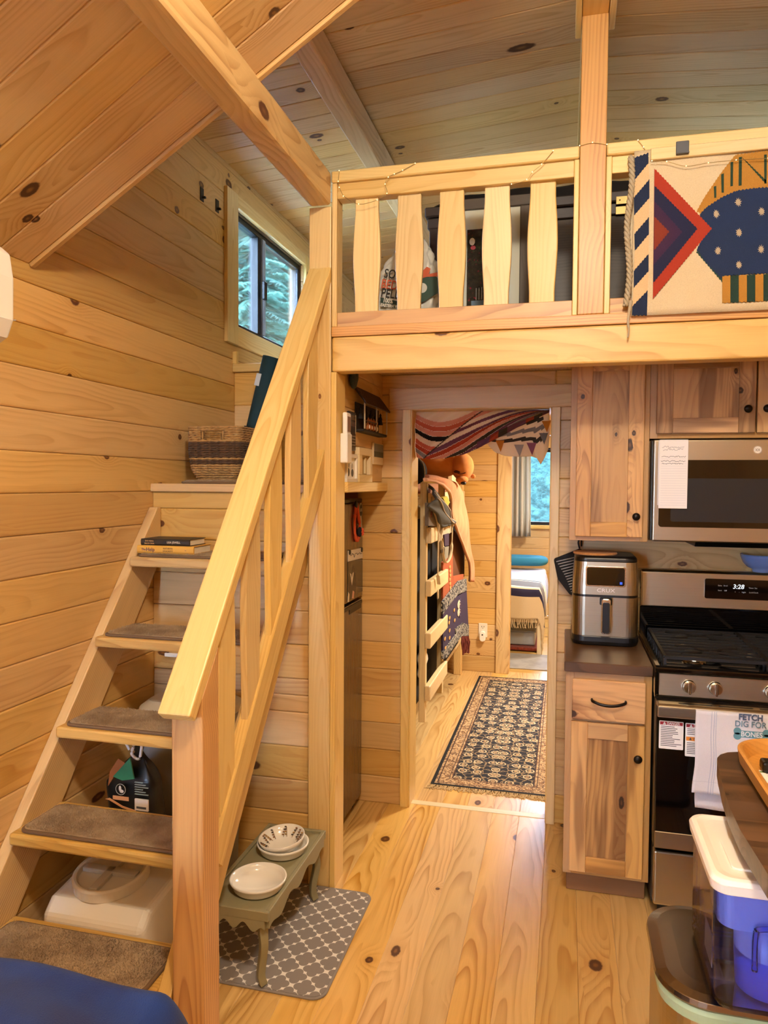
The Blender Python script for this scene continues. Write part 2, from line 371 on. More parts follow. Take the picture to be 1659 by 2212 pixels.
# ---- loft window
wn = S('window_1', (XL, 3.9, WZ0), 'black framed sliding loft window with pine casing', 'window')
B('casing', XL, XL+.02, WY0-.12, WY0+.002, WZ0-.10, WZ1+.065, PINEB, wn, .002)
B('casing', XL, XL+.02, WY1, WY1+.11, WZ0-.10, WZ1+.065, PINEB, wn, .002)
B('casing', XL, XL+.018, WY0, WY1, WZ0-.10, WZ0-.003, PINEB, wn, .002)
B('casing', XL, XL+.018, WY0, WY1, WZ1+.003, WZ1+.065, PINEB, wn, .002)
B('sill', XL-.085, XL+.004, WY0, WY1, WZ0-.012, WZ0, PINEB, wn, .001)
B('head_jamb', XL-.085, XL, WY0, WY1, WZ1, WZ1+.012, PINEB, wn, .001)
fm = [('frame', WY0, WY1, WZ0, WZ0+.03), ('frame', WY0, WY1, WZ1-.03, WZ1), ('frame', WY0, WY0+.03, WZ0+.03, WZ1-.03), ('frame', WY1-.03, WY1, WZ0+.03, WZ1-.03),
      ('meeting_stile', 3.775, 3.815, WZ0+.03, WZ1-.03)]
for n, a, b, c, d in fm: B(n, XL-.07, XL-.025, a, b, c, d, BLACKP, wn, .003)
sash = B('sash_stile', XL-.05, XL-.012, 3.815, 3.85, WZ0+.03, WZ1-.03, P('#8f98a0', .4), wn, .003)
B('latch', XL-.014, XL+.004, 3.80, 3.835, 2.60, 2.70, BLACKP, sash, .003)
B('pane', XL-.05, XL-.046, WY0+.03, 3.775, WZ0+.03, WZ1-.03, GLASS, wn, 0)
B('pane', XL-.036, XL-.032, 3.85, WY1-.03, WZ0+.03, WZ1-.03, GLASS, wn, 0)
# ---- wall under the stair landing
wd = S('wall_landing', (-1.3, 2.67, 0), 'pine board wall under the stair landing behind the open treads', 'wall')
zz = [0, .135, .2708, .4026, .538, .674, .742, .808, .943, 1.077, 1.21, 1.345, 1.4714, 1.539]
for a, b in zip(zz, zz[1:]): B('board', XL, -.96, 2.66, 2.68, a, b-.0006, PINE, wd, .0055, seg=2)
B('cap_board', XL, -.96, 2.645, 2.70, 1.539, 1.572, PINE, wd, .003)
B('landing_deck', XL, -.955, 2.70, YB, 1.535, 1.566, PINE, wd, .002)
B('leak_backing', XL, -.96, 2.681, 2.70, 0, 1.535, P('#7a5a38'), wd, 0)
# ---- wall behind the landing up to the loft floor
wr = S('wall_loft_riser', (-1.3, YB, 1.57), 'short pine wall with cap behind the landing up to the loft', 'wall')
for a, b in ((1.57, 1.70), (1.70, 1.835), (1.835, 1.97), (1.97, 2.137)): B('board', XL, -.95, YB, YB+.02, a, b-.0006, PINE, wr, .004)
B('cap_board', XL, -.95, YB-.02, YB+.1, 2.137, 2.178, PINEB, wr, .003)
B('corner_trim', XL, XL+.025, YB-.02, YB, 2.178, 2.24, PINEB, wr, .002)
# ---- wall beside the landing, above the fridge
ws = S('wall_fridge', (-.9, 3.1, 1.55), 'narrow pine wall above the refrigerator alcove', 'wall')
for a, b in ((1.583, 1.735), (1.735, 1.885), (1.885, 2.035), (2.035, 2.10)): B('board', -.886, -.866, 2.757, YB, a, b-.0006, PINE, ws, .004)
for a, b in ((1.57, 1.72), (1.72, 1.87), (1.87, 2.10)): B('board', -.955, -.935, 2.73, YB, a, b-.0006, PINE, ws, .004)
B('ledge', -.955, -.838, 2.757, YB, 1.541, 1.583, PINEB, ws, .003)
# ---- back wall with doorway into the hall
wb = S('wall_back', (0, YB, 0), 'pine board wall with the doorway into the bunk hall', 'wall')
pitch = .1337
for k in range(16):
    a, b = k*pitch, min((k+1)*pitch, 2.10)
    if b-a < .02: continue
    B('board', -.99, -.745 if b < 2.03 else -.05, YB, YB+.02, a, b-.0006, PINE, wb, .0055, seg=2)
    if b >= 2.03: continue
for k in range(16):
    a, b = k*pitch, min((k+1)*pitch, 2.10)
    if b-a > .02: B('board', -.05, XR, YB, YB+.02, a, b-.0006, PINE, wb, .004)
B('leak_backing', -.99, -.735, YB+.021, YB+.12, 0, 2.1, P('#7a5a38'), wb, 0); B('leak_backing', -.045, XR, YB+.021, YB+.12, 0, 2.1, P('#7a5a38'), wb, 0)
B('leak_backing', -.735, -.045, YB+.021, YB+.12, 1.96, 2.1, P('#7a5a38'), wb, 0)
tr = S('trim_1', (-.4, YB, 0), 'unpainted pine door casing around the hall doorway', 'trim')
B('casing', -.762, -.722, YB-.02, YB, 0, 1.93, PINEB, tr, .002); B('casing', -.066, -.028, YB-.02, YB, 0, 1.93, PINEB, tr, .002)
B('head_casing', -.828, .03, YB-.022, YB, 1.93, 2.033, PINE, tr, .002)
B('jamb', -.735, -.716, YB-.012, YB+.14, 0, 1.945, PINEB, tr, .002); B('jamb', -.070, -.05, YB-.012, YB+.14, 0, 1.945, PINEB, tr, .002)
B('head_jamb', -.716, -.07, YB-.012, YB+.14, 1.928, 1.947, PINEB, tr, .002)
# ---- loft deck (ceiling of kitchen and hall)
ld = S('ceiling_loft_deck', (0, 4.4, 2.1), 'underside of the loft floor over kitchen and hall', 'ceiling')
B('deck', -.955, XR, 2.70, YF+.02, 2.10, 2.13, PINEC, ld, 0); B('deck', XL, -.955, YB+.02, YF+.02, 2.10, 2.13, PINEC, ld, 0)
# ---- main room ceiling, boards run up the slope
def slope_ceiling(root, x0, z0, x1, s, ys, mat, w=.02, name='board'):
    a = math.atan(s); ux = Vector((math.cos(a), 0, math.sin(a))); uz = Vector((-math.sin(a), 0, math.cos(a)))
    L = (x1-x0)/math.cos(a); mid = Vector(((x0+x1)/2, 0, z0+s*(x1-x0)/2))
    for y0, y1 in zip(ys, ys[1:]):
        c = mid+uz*w/2; c.y = (y0+y1)/2
        plank(name, c, ux, (0, 1, 0), L, y1-y0-.0006, w, mat, root, .0055, 2)
    return a, ux, uz, L, mid
cm = S('ceiling', (-.8, 0, 2.9), 'steep sloped main room ceiling of knotty pine boards', 'ceiling')
ys = [1.834-.1315*k for k in range(34, -1, -1)]+[1.965]
a, ux, uz, L, mid = slope_ceiling(cm, XL, 2.259, .03, .625, ys, PINEC)
c = mid+uz*.05; c.y = 1.976; plank('edge_trim', c, ux, uz, L, .12, .02, PINEC, cm, .002)
c = mid+uz*.045; c.y = -.3; plank('leak_backing', c, ux, (0, 1, 0), L+.3, 4.6, .04, P('#7a5a38'), cm, 0)
cr = S('ceiling_right', (.9, 0, 2.9), 'right slope of the main room pine ceiling', 'ceiling')
ar = math.atan(-.625); uxr = Vector((math.cos(ar), 0, math.sin(ar)))
plank('panel', (.93, -.3, 2.783), uxr, (0, 1, 0), 2.1, 4.58, .04, PINEC, cr, 0)
# ---- loft ceiling, shallow boards on both sides of the ridge
cl = S('ceiling_loft', (0, 4, 3.2), 'shallow loft ceiling of pale knotty pine boards', 'ceiling')
ys = [1.99]+[2.837+.1295*k for k in range(-6, 26)]
slope_ceiling(cl, XL, 3.15, .073, .083, ys, PINEC); slope_ceiling(cl, .073, 3.293, XR, -.083, ys, PINEC)
B('leak_backing', XL-.1, XR+.1, 1.98, 6.2, 3.32, 3.36, P('#7a5a38'), cl, 0)
wq = S('wall_dormer', (0, 2, 2.3), 'triangular pine cheek wall between the steep and shallow ceilings', 'wall')
MB().prism([(XL, 2.30), (.05, 3.345), (.05, 3.33), (XL, 3.33)], 1.99, 2.0).build('panel', PINEC, wq)
MB().prism([(XR, 2.30), (.10, 3.345), (.10, 3.33), (XR, 3.33)], 1.98, 2.0).build('panel', PINEC, wq)
wlb = S('wall_loft_back', (0, 6.1, 2.13), 'far pine wall of the loft', 'wall')
B('panel', XL, XR, YF+.03, YF+.06, 2.13, 3.32, PINE, wlb, 0)
# ---- unseen right and rear walls close the room
wrt = S('wall_right', (XR, 2, 0), 'right wall of pine boards beyond the kitchen', 'wall')
for q in ((YR, WY0, 0, 3.35), (WY1, 8.9, 0, 3.35), (WY0, WY1, 0, WZ0), (WY0, WY1, WZ1, 3.35)): B('panel', XR, XR+.05, q[0], q[1], q[2], q[3], PINE, wrt, 0)
w3 = S('added_window_3', (XR, 3.9, WZ0), 'unseen window added on the right side to light the loft', 'window')  # opening added for more cool daylight on the loft ceiling
for q in ((WY0, WY1, WZ0, WZ0+.03), (WY0, WY1, WZ1-.03, WZ1), (WY0, WY0+.03, WZ0+.03, WZ1-.03), (WY1-.03, WY1, WZ0+.03, WZ1-.03), (3.90, 3.94, WZ0+.03, WZ1-.03)): B('frame', XR+.005, XR+.045, q[0], q[1], q[2], q[3], BLACKP, w3, .003)
B('pane', XR+.02, XR+.024, WY0+.03, WY1-.03, WZ0+.03, WZ1-.03, GLASS, w3, 0)
wre = S('wall_rear', (0, YR, 0), 'rear pine wall with a window behind the viewer', 'wall')
for q in ((XL, -1.55, 0, 3.4), (-.95, XR, 0, 3.4), (-1.55, -.95, 0, .9), (-1.55, -.95, 2.0, 3.4)): B('panel', q[0], q[1], YR-.05, YR, q[2], q[3], PINE, wre, 0)
B('pane', -1.55, -.95, YR-.03, YR-.024, .9, 2.0, GLASS, wre, 0)
# ---- hall and bedroom beyond the doorway
wf = S('wall_far', (-1, YF, 0), 'far pine board wall of the bunk hall with an outlet', 'wall')
for k in range(16):
    a, b = k*pitch, min((k+1)*pitch, 2.10)
    if b-a > .02: B('board', XL, -.543, YF, YF+.02, a, b-.0006, PINE, wf, .0055, seg=2)
B('leak_backing', XL, -.45, YF+.021, YF+.09, 0, 2.1, P('#7a5a38'), wf, 0)
B('panel', .42, XR, YF, YF+.09, 0, 2.1, PINE, wf, 0); B('panel', -.45, .42, YF, YF+.09, 1.98, 2.1, PINE, wf, 0)
t2 = S('trim_2', (-.45, YF, 0), 'amber pine casing of the bedroom doorway', 'trim')
B('casing', -.545, -.436, YF-.02, YF, 0, 2.05, BEAMM, t2, .002); B('jamb', -.452, -.434, YF-.012, YF+.10, 0, 1.98, BEAMM, t2, .002)
B('strike_plate', -.4345, -.433, YF+.02, YF+.045, .93, 1.03, BRONZE, t2, .001)
wh = S('wall_hall_right', (.75, 4.8, 0), 'right pine wall of the bunk hall', 'wall')
B('panel', .75, .80, YB+.12, YF, 0, 2.1, PINE, wh, 0)
wbd = S('wall_bedroom', (0, 8.9, 0), 'bedroom end wall of pine boards with a window', 'wall')
BX0, BX1, BZ0, BZ1 = -.52, .40, 1.12, 1.98
for k in range(19):
    a, b = k*pitch, min((k+1)*pitch, 2.4)
    if b-a < .02: continue
    segs = [(XL, XR)]
    if b > BZ0-.03 and a < BZ1:
        segs = [(XL, BX0-.01), (BX1+.01, XR)]
        if a < BZ0-.04: B('board', BX0-.01, BX1+.01, 8.9, 8.92, a, BZ0-.03, PINE, wbd, .0055)
        if b > BZ1+.03: B('board', BX0-.01, BX1+.01, 8.9, 8.92, BZ1+.02, b, PINE, wbd, .0055)
    for p, q in segs: B('board', p, q, 8.9, 8.92, a, b-.0006, PINE, wbd, .0055)
B('ceiling_panel', XL, XR, YF+.06, 8.95, 2.40, 2.44, PINEC, wbd, 0); B('side_panel', XR-.01, XR, YF+.1, 8.9, 0, 2.4, PINE, wbd, 0)
w2 = S('window_2', (-.05, 8.9, BZ0), 'bedroom window with dark frame and pine sill', 'window')
B('sill', BX0-.06, BX1+.06, 8.87, 8.95, BZ0-.075, BZ0-.03, PINEB, w2, .003)
for n, a, b, c, d in (('frame', BX0, BX1, BZ0-.03, BZ0+.01), ('frame', BX0, BX1, BZ1-.02, BZ1+.02), ('frame', BX0-.02, BX0+.02, BZ0, BZ1), ('frame', BX1-.02, BX1+.02, BZ0, BZ1)):
    B(n, a, b, 8.90, 8.94, c, d, BLACKP, w2, .003)
B('pane', BX0, BX1, 8.92, 8.924, BZ0, BZ1, GLASS, w2, 0)
# ---------------------------------------------------------------- timbers
def T(name, box, mat, label, cat, bev=.004):
    o = B(name, *box, mat, None, bev, seg=2, label=label, cat=cat); return o
T('loft_beam', (-.868, XR, 2.64, 2.715, 2.0, 2.13), BEAMM, 'heavy knotty pine beam under the loft railing', 'beam', .007)
T('purlin_beam', (-.955, -.871, YR, 2.64, 2.62, 2.743), BEAMM, 'thick pine purlin crossing the steep ceiling to the stair post', 'beam', .012)
T('loft_purlin', (-.955, -.868, 2.005, YF, 3.085, 3.204), PINEC, 'pale pine purlin running along the loft ceiling', 'beam', .008)
T('ridge_beam', (.03, .117, YR, YF, 3.18, 3.33), BEAMM, 'ridge beam at the top of the ceiling above the loft post', 'beam', .003)
T('ridge_cheek', (.008, .028, YR, 2.72, 3.155, 3.27), PINEB, 'slim trim board along the left side of the ridge beam', 'trim')
T('ridge_cheek', (.119, .141, YR, 2.72, 3.17, 3.262), PINEB, 'slim trim board along the right side of the ridge beam', 'trim')
T('stair_post', (-.96, -.872, 2.64, 2.727, 0, 2.62), PINEB, 'square pine post at the head of the stair rail under the purlin', 'post', .004)
T('post_trim', (-.871, -.850, 2.64, 2.756, 0, 1.999), PINEB, 'tall flat trim board beside the refrigerator alcove', 'trim', .002)
T('ridge_post', (.03, .117, 2.632, 2.72, 2.168, 3.18), FIR, 'square amber post in the loft railing holding the ridge beam', 'post', .003)
# ---------------------------------------------------------------- loft railing
def baluster_mesh(h, w0=.089, w1=.106, t=.02):
    n = 24; prof = []
    for i in range(n+1):
        u = i/n; b = max(0, math.sin(math.pi*min(1, max(0, (u-.10)/.80))))**1.3
        prof.append((w0+(w1-w0)*b)/2-(.004 if .03 < u < .12 or .88 < u < .97 else 0)*0)
    poly = [(-p, h*i/n) for i, p in enumerate(prof)][::-1]+[(p, h*i/n) for i, p in enumerate(prof)]
    return poly
def baluster(name, x, y, z0, h, parent, mat, axis='y', shear=0):
    poly = baluster_mesh(h); m = MB()
    if axis == 'y': m.prism([(x+a, z0+b) for a, b in poly], y, y+.02, 'y')
    o = m.build(name, mat, parent, bev=.004, seg=2)
    return o
rl = E('loft_railing', (0, 2.68, 2.13), 'pine loft railing with wavy flat balusters on both sides of the post', 'railing')
B('base_strip', -.868, XR, 2.634, 2.70, 2.131, 2.168, FIR, rl, .002)
for a, b in ((-.849, .012), (.137, XR)):
    B('bottom_rail', a, b, 2.645, 2.695, 2.168, 2.222, FIR, rl, .002)
    B('top_rail', a, b, 2.643, 2.697, 2.645, 2.702, PINEB, rl, .002)
B('cap_rail', -.868, .028, 2.627, 2.722, 2.702, 2.743, PINEB, rl, .004); B('cap_rail', .119, XR, 2.627, 2.722, 2.702, 2.743, PINEB, rl, .004)
for a in ((-.868, -.849), (.012, .029), (.118, .137)): B('stile', a[0], a[1], 2.637, 2.71, 2.168, 2.702, PINEB, rl, .002)
def zbal(xc):   # one wavy flat baluster, local x up the grain
    poly = baluster_mesh(.425); bm = MB(); bm.prism([(b, a) for a, b in poly][::-1], -.01, .01, 'z')
    return bm
bproto = None
for xs in (-.784, -.621, -.463, -.299, -.138, .2, .363, .526, .689, .852, 1.015):
    if bproto is None:
        bproto = zbal(0).build('baluster', PINEB, None, bev=.004, seg=2, org=(0, 0, 0)); o = bproto
    else: o = bproto.copy(); COL.objects.link(o)
    M = Matrix(((0, 1, 0, xs+.0445), (0, 0, 1, 2.672), (1, 0, 0, 2.221), (0, 0, 0, 1)))
    o.parent = rl; o.matrix_basis = W[rl.name].inverted() @ M
# ---------------------------------------------------------------- staircase
st = E('staircase', (-1.2, 1.6, 0), 'steep open pine staircase with five carpeted treads and wavy balusters', 'stairs')
SL = 1.225
def zt(y): return .469+SL*(y-1.812)
for x0, x1 in ((XL+.001, -1.606), (-1.008, -.968)):
    y1 = 2.658; m = MB()
    yb = 1.812-(.469)/SL
    m.prism([(yb, 0), (yb+.238/SL, 0), (y1, zt(y1)-.238), (y1, zt(y1)-.03), (y1-.025, zt(y1)-.03)], x0, x1, 'x')
    o = m.build('stringer', TREADM, st, bev=.004)
    # grain along the slope
    Mx = Matrix.Rotation(math.atan(SL), 4, 'X') @ Matrix.Rotation(R(90), 4, 'Z')
    me = o.data; me.transform(Mx.inverted()); Mw = W[o.name] @ Mx; o.matrix_basis = W[st.name].inverted() @ Mw
TR = [(1.585, .26), (1.80, .521), (2.01, .777), (2.218, 1.031), (2.43, 1.293)]
for y, z in TR: B('tread', -1.606, -1.008, y, min(y+.238, 2.658), z-.037, z, TREADM, st, .008, seg=2)
HS = 1.285; ha = math.atan(HS); hu = Vector((0, math.cos(ha), math.sin(ha))); hn = Vector((0, -math.sin(ha), math.cos(ha)))
nw = B('newel_post', -.96, -.873, 1.632, 1.72, 0, 1.10, FIR, st, .003, seg=2)
# cut newel top along the rail: rebuild as prism
def ztop(y): return 1.058+HS*(y-1.6)
def newel():
    m = MB(); off = .038/math.cos(ha)
    m.prism([(1.632, 0), (1.72, 0), (1.72, ztop(1.72)-off), (1.632, ztop(1.632)-off)], -.96, -.873, 'x')
    o = m.build('newel_post', FIR, st, bev=.003); Mx = Matrix(((0, 1, 0, 0), (0, 0, 1, 0), (1, 0, 0, 0), (0, 0, 0, 1)))
    o.data.transform(Mx.inverted()); o.matrix_basis = W[st.name].inverted() @ (W[o.name] @ Mx)
bpy.data.objects.remove(nw); newel()
p0 = Vector((-.9165, 1.565, ztop(1.565))); p1 = Vector((-.9165, 2.64, ztop(2.64)))
plank('handrail', (p0+p1)/2-hn*.019, hu, (1, 0, 0), (p1-p0).length, .089, .038, PINEB, st, .005, 2)
def zlow(y): return .655+1.235*(y-1.787)
la = math.atan(1.235); lu = Vector((0, math.cos(la), math.sin(la))); ln = Vector((0, -math.sin(la), math.cos(la)))
q0 = Vector((-.9155, 1.722, zlow(1.722))); q1 = Vector((-.9155, 2.64, zlow(2.64)))
plank('lower_rail', (q0+q1)/2-ln*.04, lu, ln, (q1-q0).length, .08, .040, PINEB, st, .003)
for k in range(5):
    y0 = 1.79+.175*k; n = 24; L = []; Rr = []
    za0, zb0 = zlow(y0)-.005, ztop(y0)-.062; za1, zb1 = zlow(y0+.089)-.005, ztop(y0+.089)-.062
    for i in range(n+1):
        u = i/n; b = max(0, math.sin(math.pi*min(1, max(0, (u-.12)/.76))))**1.3*.0085
        L.append((y0-b, za0+(zb0-za0)*u)); Rr.append((y0+.089+b, za1+(zb1-za1)*u))
    m = MB(); m.prism(L[::-1]+Rr, -.926, -.904, 'x'); o = m.build('baluster', PINEB, st, bev=.003)
    Mx = Matrix(((0, 0, 1, 0), (0, 1, 0, 0), (-1, 0, 0, 0), (0, 0, 0, 1))); o.data.transform(Mx.inverted()); o.matrix_basis = W[st.name].inverted() @ (W[o.name] @ Mx)
# carpets on the treads and the landing
def mat_rug(x0, x1, y0, y1, z, label, r=.03):
    m = MB(); m.prism(rrect(x0, x1, y0, y1, r), z, z+.010, 'z')
    o = E('tread_mat', ((x0+x1)/2, (y0+y1)/2, z), label, 'mat', 'brown stair tread mats')
    m.build('binding', P('#6f573d', .9), o, bev=.004)
    n = MB(); rr = random.Random(round(z*100))
    poly = rrect(x0+.008, x1-.008, y0+.008, y1-.008, max(.006, r-.006))
    n.prism(poly, z+.010, z+.012, 'z'); n.build('pile', CARPET, o, bev=.001)
    f = MB(); a0, a1, b0, b1 = x0+.010, x1-.010, y0+.010, y1-.010; rc = max(.006, r-.008)
    for _ in range(int((a1-a0)*(b1-b0)*75000)):
        px, py = rr.uniform(a0, a1), rr.uniform(b0, b1)
        cx, cy = min(max(px, a0+rc), a1-rc), min(max(py, b0+rc), b1-rc)
        if (px-cx)**2+(py-cy)**2 > rc*rc: continue
        q = rr.uniform(0, 6.28); w_ = .0016; h = rr.uniform(.004, .008); dx, dy = w_*math.cos(q), w_*math.sin(q)
        lx, ly = rr.uniform(-.004, .004)+.002*math.sin(px*40), rr.uniform(-.004, .004)
        f.add([(px-dx, py-dy, z+.011), (px+dx, py+dy, z+.011), (px+lx, py+ly, z+.011+h)], [(0, 1, 2)])
    f.build('fibres', CARPET, o, fix=False, kind='stuff')
    return o
nm = ['lowest', 'second', 'third', 'fourth', 'fifth']
for (y, z), n in zip(TR, nm): mat_rug(-1.585, -1.03, y+.012, y+.205, z, f'brown carpet tread mat on the {n} stair from the floor')
mat_rug(-1.54, -1.0, 2.70, 3.0, 1.572, 'thin brown carpet mat at the front edge of the landing', .01)

for px, py, lb in ((437, 420, 'small black wall hook set back from the loft window casing'), (470, 445, 'small black wall hook right beside the loft window casing')):
    c = at(px, py, X=XL+.004); hk = E('coat_hook', (XL, c.y, c.z), lb, 'hook', 'black wall hooks')
    B('plate', XL, XL+.004, c.y-.016, c.y+.016, c.z-.030, c.z+.030, BLACKP, hk, .001); B('peg', XL+.004, XL+.022, c.y-.006, c.y+.006, c.z-.020, c.z-.010, BLACKP, hk, .002)
# ================================================================ KITCHEN
def shaker(name, x0, x1, z0, z1, yf, parent, sw=.058, knob=None, rail=None):
    """door panel with frame pieces in front of it; yf is the front plane"""
    rl_ = rail or sw
    d = B(name, x0+sw*.8, x1-sw*.8, yf+.009, yf+.016, z0+rl_*.8, z1-rl_*.8, HICK, parent, .001, grain='z')
    B('stile', x0, x0+sw, yf, yf+.019, z0, z1, HICK, d, .002, grain='z'); B('stile', x1-sw, x1, yf, yf+.019, z0, z1, HICK, d, .002, grain='z')
    B('rail', x0+sw, x1-sw, yf+.0005, yf+.0185, z0, z0+rl_, HICK, d, .002, grain='x'); B('rail', x0+sw, x1-sw, yf+.0005, yf+.0185, z1-rl_, z1, HICK, d, .002, grain='x')
    if knob:
        m = MB(); m.lathe([(.006, 0), (.006, -.008), (.013, -.014), (.0155, -.020), (.013, -.025), (0, -.027)], (knob[0], yf, knob[1]), 20, 'y')
        m.build('knob', BRONZE, d, smooth=True)
    return d
# base cabinet
bc = E('base_cabinet', (.165, 3.1, 0), 'narrow hickory base cabinet left of the range, one drawer over one door', 'cabinet')
B('body', .014, .318, 2.822, 3.41, .10, .878, HICKF, bc, .002, grain='z')
B('toe_kick', .026, .316, 2.866, 3.40, .002, .10, TOEK, bc, .002, grain='x')
for a in ((.012, .042, .10, .878), (.292, .320, .10, .878)): B('face_stile', a[0], a[1], 2.802, 2.822, a[2], a[3], HICKF, bc, .001, grain='z')
B('face_rail', .042, .292, 2.803, 2.822, .845, .878, HICKF, bc, .001, grain='x'); B('face_rail', .042, .292, 2.803, 2.822, .10, .125, HICKF, bc, .001, grain='x')
B('face_rail', .042, .292, 2.803, 2.822, .675, .71, HICKF, bc, .001, grain='x')
a = at(1237, 1464, Y=2.782); b = at(1390.6, 1566, Y=2.782)
dw = B('drawer', .036, .297, 2.782, 2.801, .700, .852, HICK, bc, .003, grain='x')
m = MB(); m.tube(bez([(.107, 2.782, .779), (.110, 2.766, .777), (.135, 2.756, .770), (.167, 2.753, .767), (.199, 2.756, .770), (.224, 2.766, .777), (.227, 2.782, .779)], 6), .0045, 8, flat=1.3)
m.build('pull', BRONZE, dw, smooth=True)
shaker('door', .034, .297, .118, .690, 2.782, bc, .060, (.272, .575))
# worktop
ct = B('worktop', .006, .3205, 2.776, 3.41, .879, .917, WALNUT, None, .003, grain='x', label='dark walnut laminate worktop under the air fryer', cat='worktop')
# upper cabinets
uc = E('wall_cabinet', (.17, 3.25, 1.35), 'tall hickory wall cabinet with one door left of the microwave', 'cabinet')
B('body', .019, .320, 3.096, 3.41, 1.352, 2.098, HICKF, uc, .002, grain='z')
B('face_stile', .017, .045, 3.076, 3.096, 1.350, 2.098, HICKF, uc, .001, grain='z'); B('face_stile', .293, .3215, 3.076, 3.096, 1.350, 2.098, HICKF, uc, .001, grain='z')
B('face_rail', .045, .293, 3.077, 3.096, 1.35, 1.375, HICKF, uc, .001, grain='x'); B('face_rail', .045, .293, 3.077, 3.096, 2.075, 2.098, HICKF, uc, .001, grain='x')
shaker('door', .040, .300, 1.368, 2.094, 3.056, uc, .060, (.274, 1.452))
uc2 = E('wall_cabinet', (.70, 3.25, 1.76), 'short wide hickory wall cabinet with two doors over the microwave', 'cabinet')
B('body', .3225, 1.08, 3.096, 3.41, 1.763, 2.098, HICKF, uc2, .002, grain='x')
B('face_stile', .3225, .352, 3.076, 3.096, 1.763, 2.098, HICKF, uc2, .001, grain='z')
B('face_rail', .352, 1.08, 3.077, 3.096, 1.763, 1.79, HICKF, uc2, .001, grain='x'); B('face_rail', .352, 1.08, 3.077, 3.096, 2.075, 2.098, HICKF, uc2, .001, grain='x')
shaker('door', .345, .703, 1.782, 2.094, 3.056, uc2, .060, (.672, 1.872)); shaker('door', .709, 1.066, 1.782, 2.094, 3.056, uc2, .060, (.739, 1.872))
# microwave
mw = E('microwave', (.70, 3.2, 1.357), 'stainless over-range microwave with black glass door and notepad', 'microwave')
B('body', .322, 1.076, 3.045, 3.41, 1.36, 1.755, P('#2a2826', .4), mw, .004)
for k in range(2): B('vent_edge', .3195+.005*k, .3215+.005*k, 3.03+.008*k, 3.05, 1.36, 1.752, STEELD, mw, .001)
dr = B('door', .332, 1.074, 3.015, 3.044, 1.358, 1.755, STEEL, mw, .006, seg=3, grain='x')
MB().prism(rrect(.354, .90, 1.415, 1.676, .012), 3.0125, 3.0148, 'y').build('glass', BLACKG, dr)
MB().prism(rrect(.398, .86, 1.437, 1.605, .008), 3.0118, 3.0124, 'y').build('window_mesh', P('#23262a', .25), dr)
MB().lathe([(.0, -.001), (.0155, -.001), (.0155, 0)], (.703, 3.0145, 1.714), 28, 'y').build('emblem', P('#e9e4d8', .4), dr)
m = MB(); m.lathe([(.0135, -.0004), (.0148, -.0004), (.0148, 0), (.0135, 0), (.0135, -.0004)], (.703, 3.0132, 1.714), 28, 'y', cap=False)
for k in range(2): m.tube(bez([(.703-.008, 3.0131, 1.714+.005*(1-2*k)), (.703, 3.013, 1.714-.004*(1-2*k)), (.703+.008, 3.0131, 1.714+.005*(1-2*k))], 6), .0008, 5)
m.build('emblem_ring', P('#8d7f6b', .4), dr)
m = MB(); m.prism([(3.06, 1.357), (3.09, 1.335), (3.36, 1.335), (3.39, 1.357)], .50, .90, 'x'); m.build('lamp_housing', BLACKP, mw, bev=.003)
# notepad hung on the microwave
np_ = E('notepad', (.40, 3.008, 1.49), 'long white lined notepad hanging on the microwave door', 'notepad')
p = [at(1425, 950, Y=3.008), at(1487, 949, Y=3.008), at(1492, 1097, Y=3.008), at(1429, 1098, Y=3.008)]
xa, xb, za, zb = p[0].x, p[1].x, p[3].z, p[0].z
B('page_stack', xa-.004, xb-.006, 3.009, 3.0115, za+.012, zb-.002, P('#d9dadf', .7), np_, .0005)
pg = B('page', xa, xb, 3.0045, 3.0085, za, zb, PAPERW, np_, .0008)
for k in range(20): B('ruled_line', xa+.006, xb-.006, 3.0041, 3.0045, za+.012+.0095*k, za+.0126+.0095*k, P('#b9c0cc'), pg, 0)
def scribble(name, x0, x1, y, z, h, mat, parent, seed, n=26, r=.0006):
    rr = random.Random(seed); pts = []
    for i in range(n): pts.append((x0+(x1-x0)*(i+rr.uniform(-.3, .6))/n, y, z+h*(rr.random()-.5)*(1 if i % 2 else -.6)))
    return MB().tube(bez(pts, 3), r, 4).build(name, mat, parent)
INKG = P('#8d9096'); INK = P('#4a4d55')
scribble('printed_heading', xa+.009, xb-.012, 3.004, zb-.028, .010, INKG, pg, 1); scribble('printed_heading', xa+.012, xb-.016, 3.004, zb-.038, .009, INKG, pg, 2)
scribble('handwriting', xa+.008, xb-.006, 3.004, zb-.066, .007, INK, pg, 3); scribble('handwriting', xa+.006, xb-.006, 3.004, zb-.083, .006, INK, pg, 4); scribble('handwriting', xa+.009, xb-.014, 3.004, zb-.093, .006, INK, pg, 5)
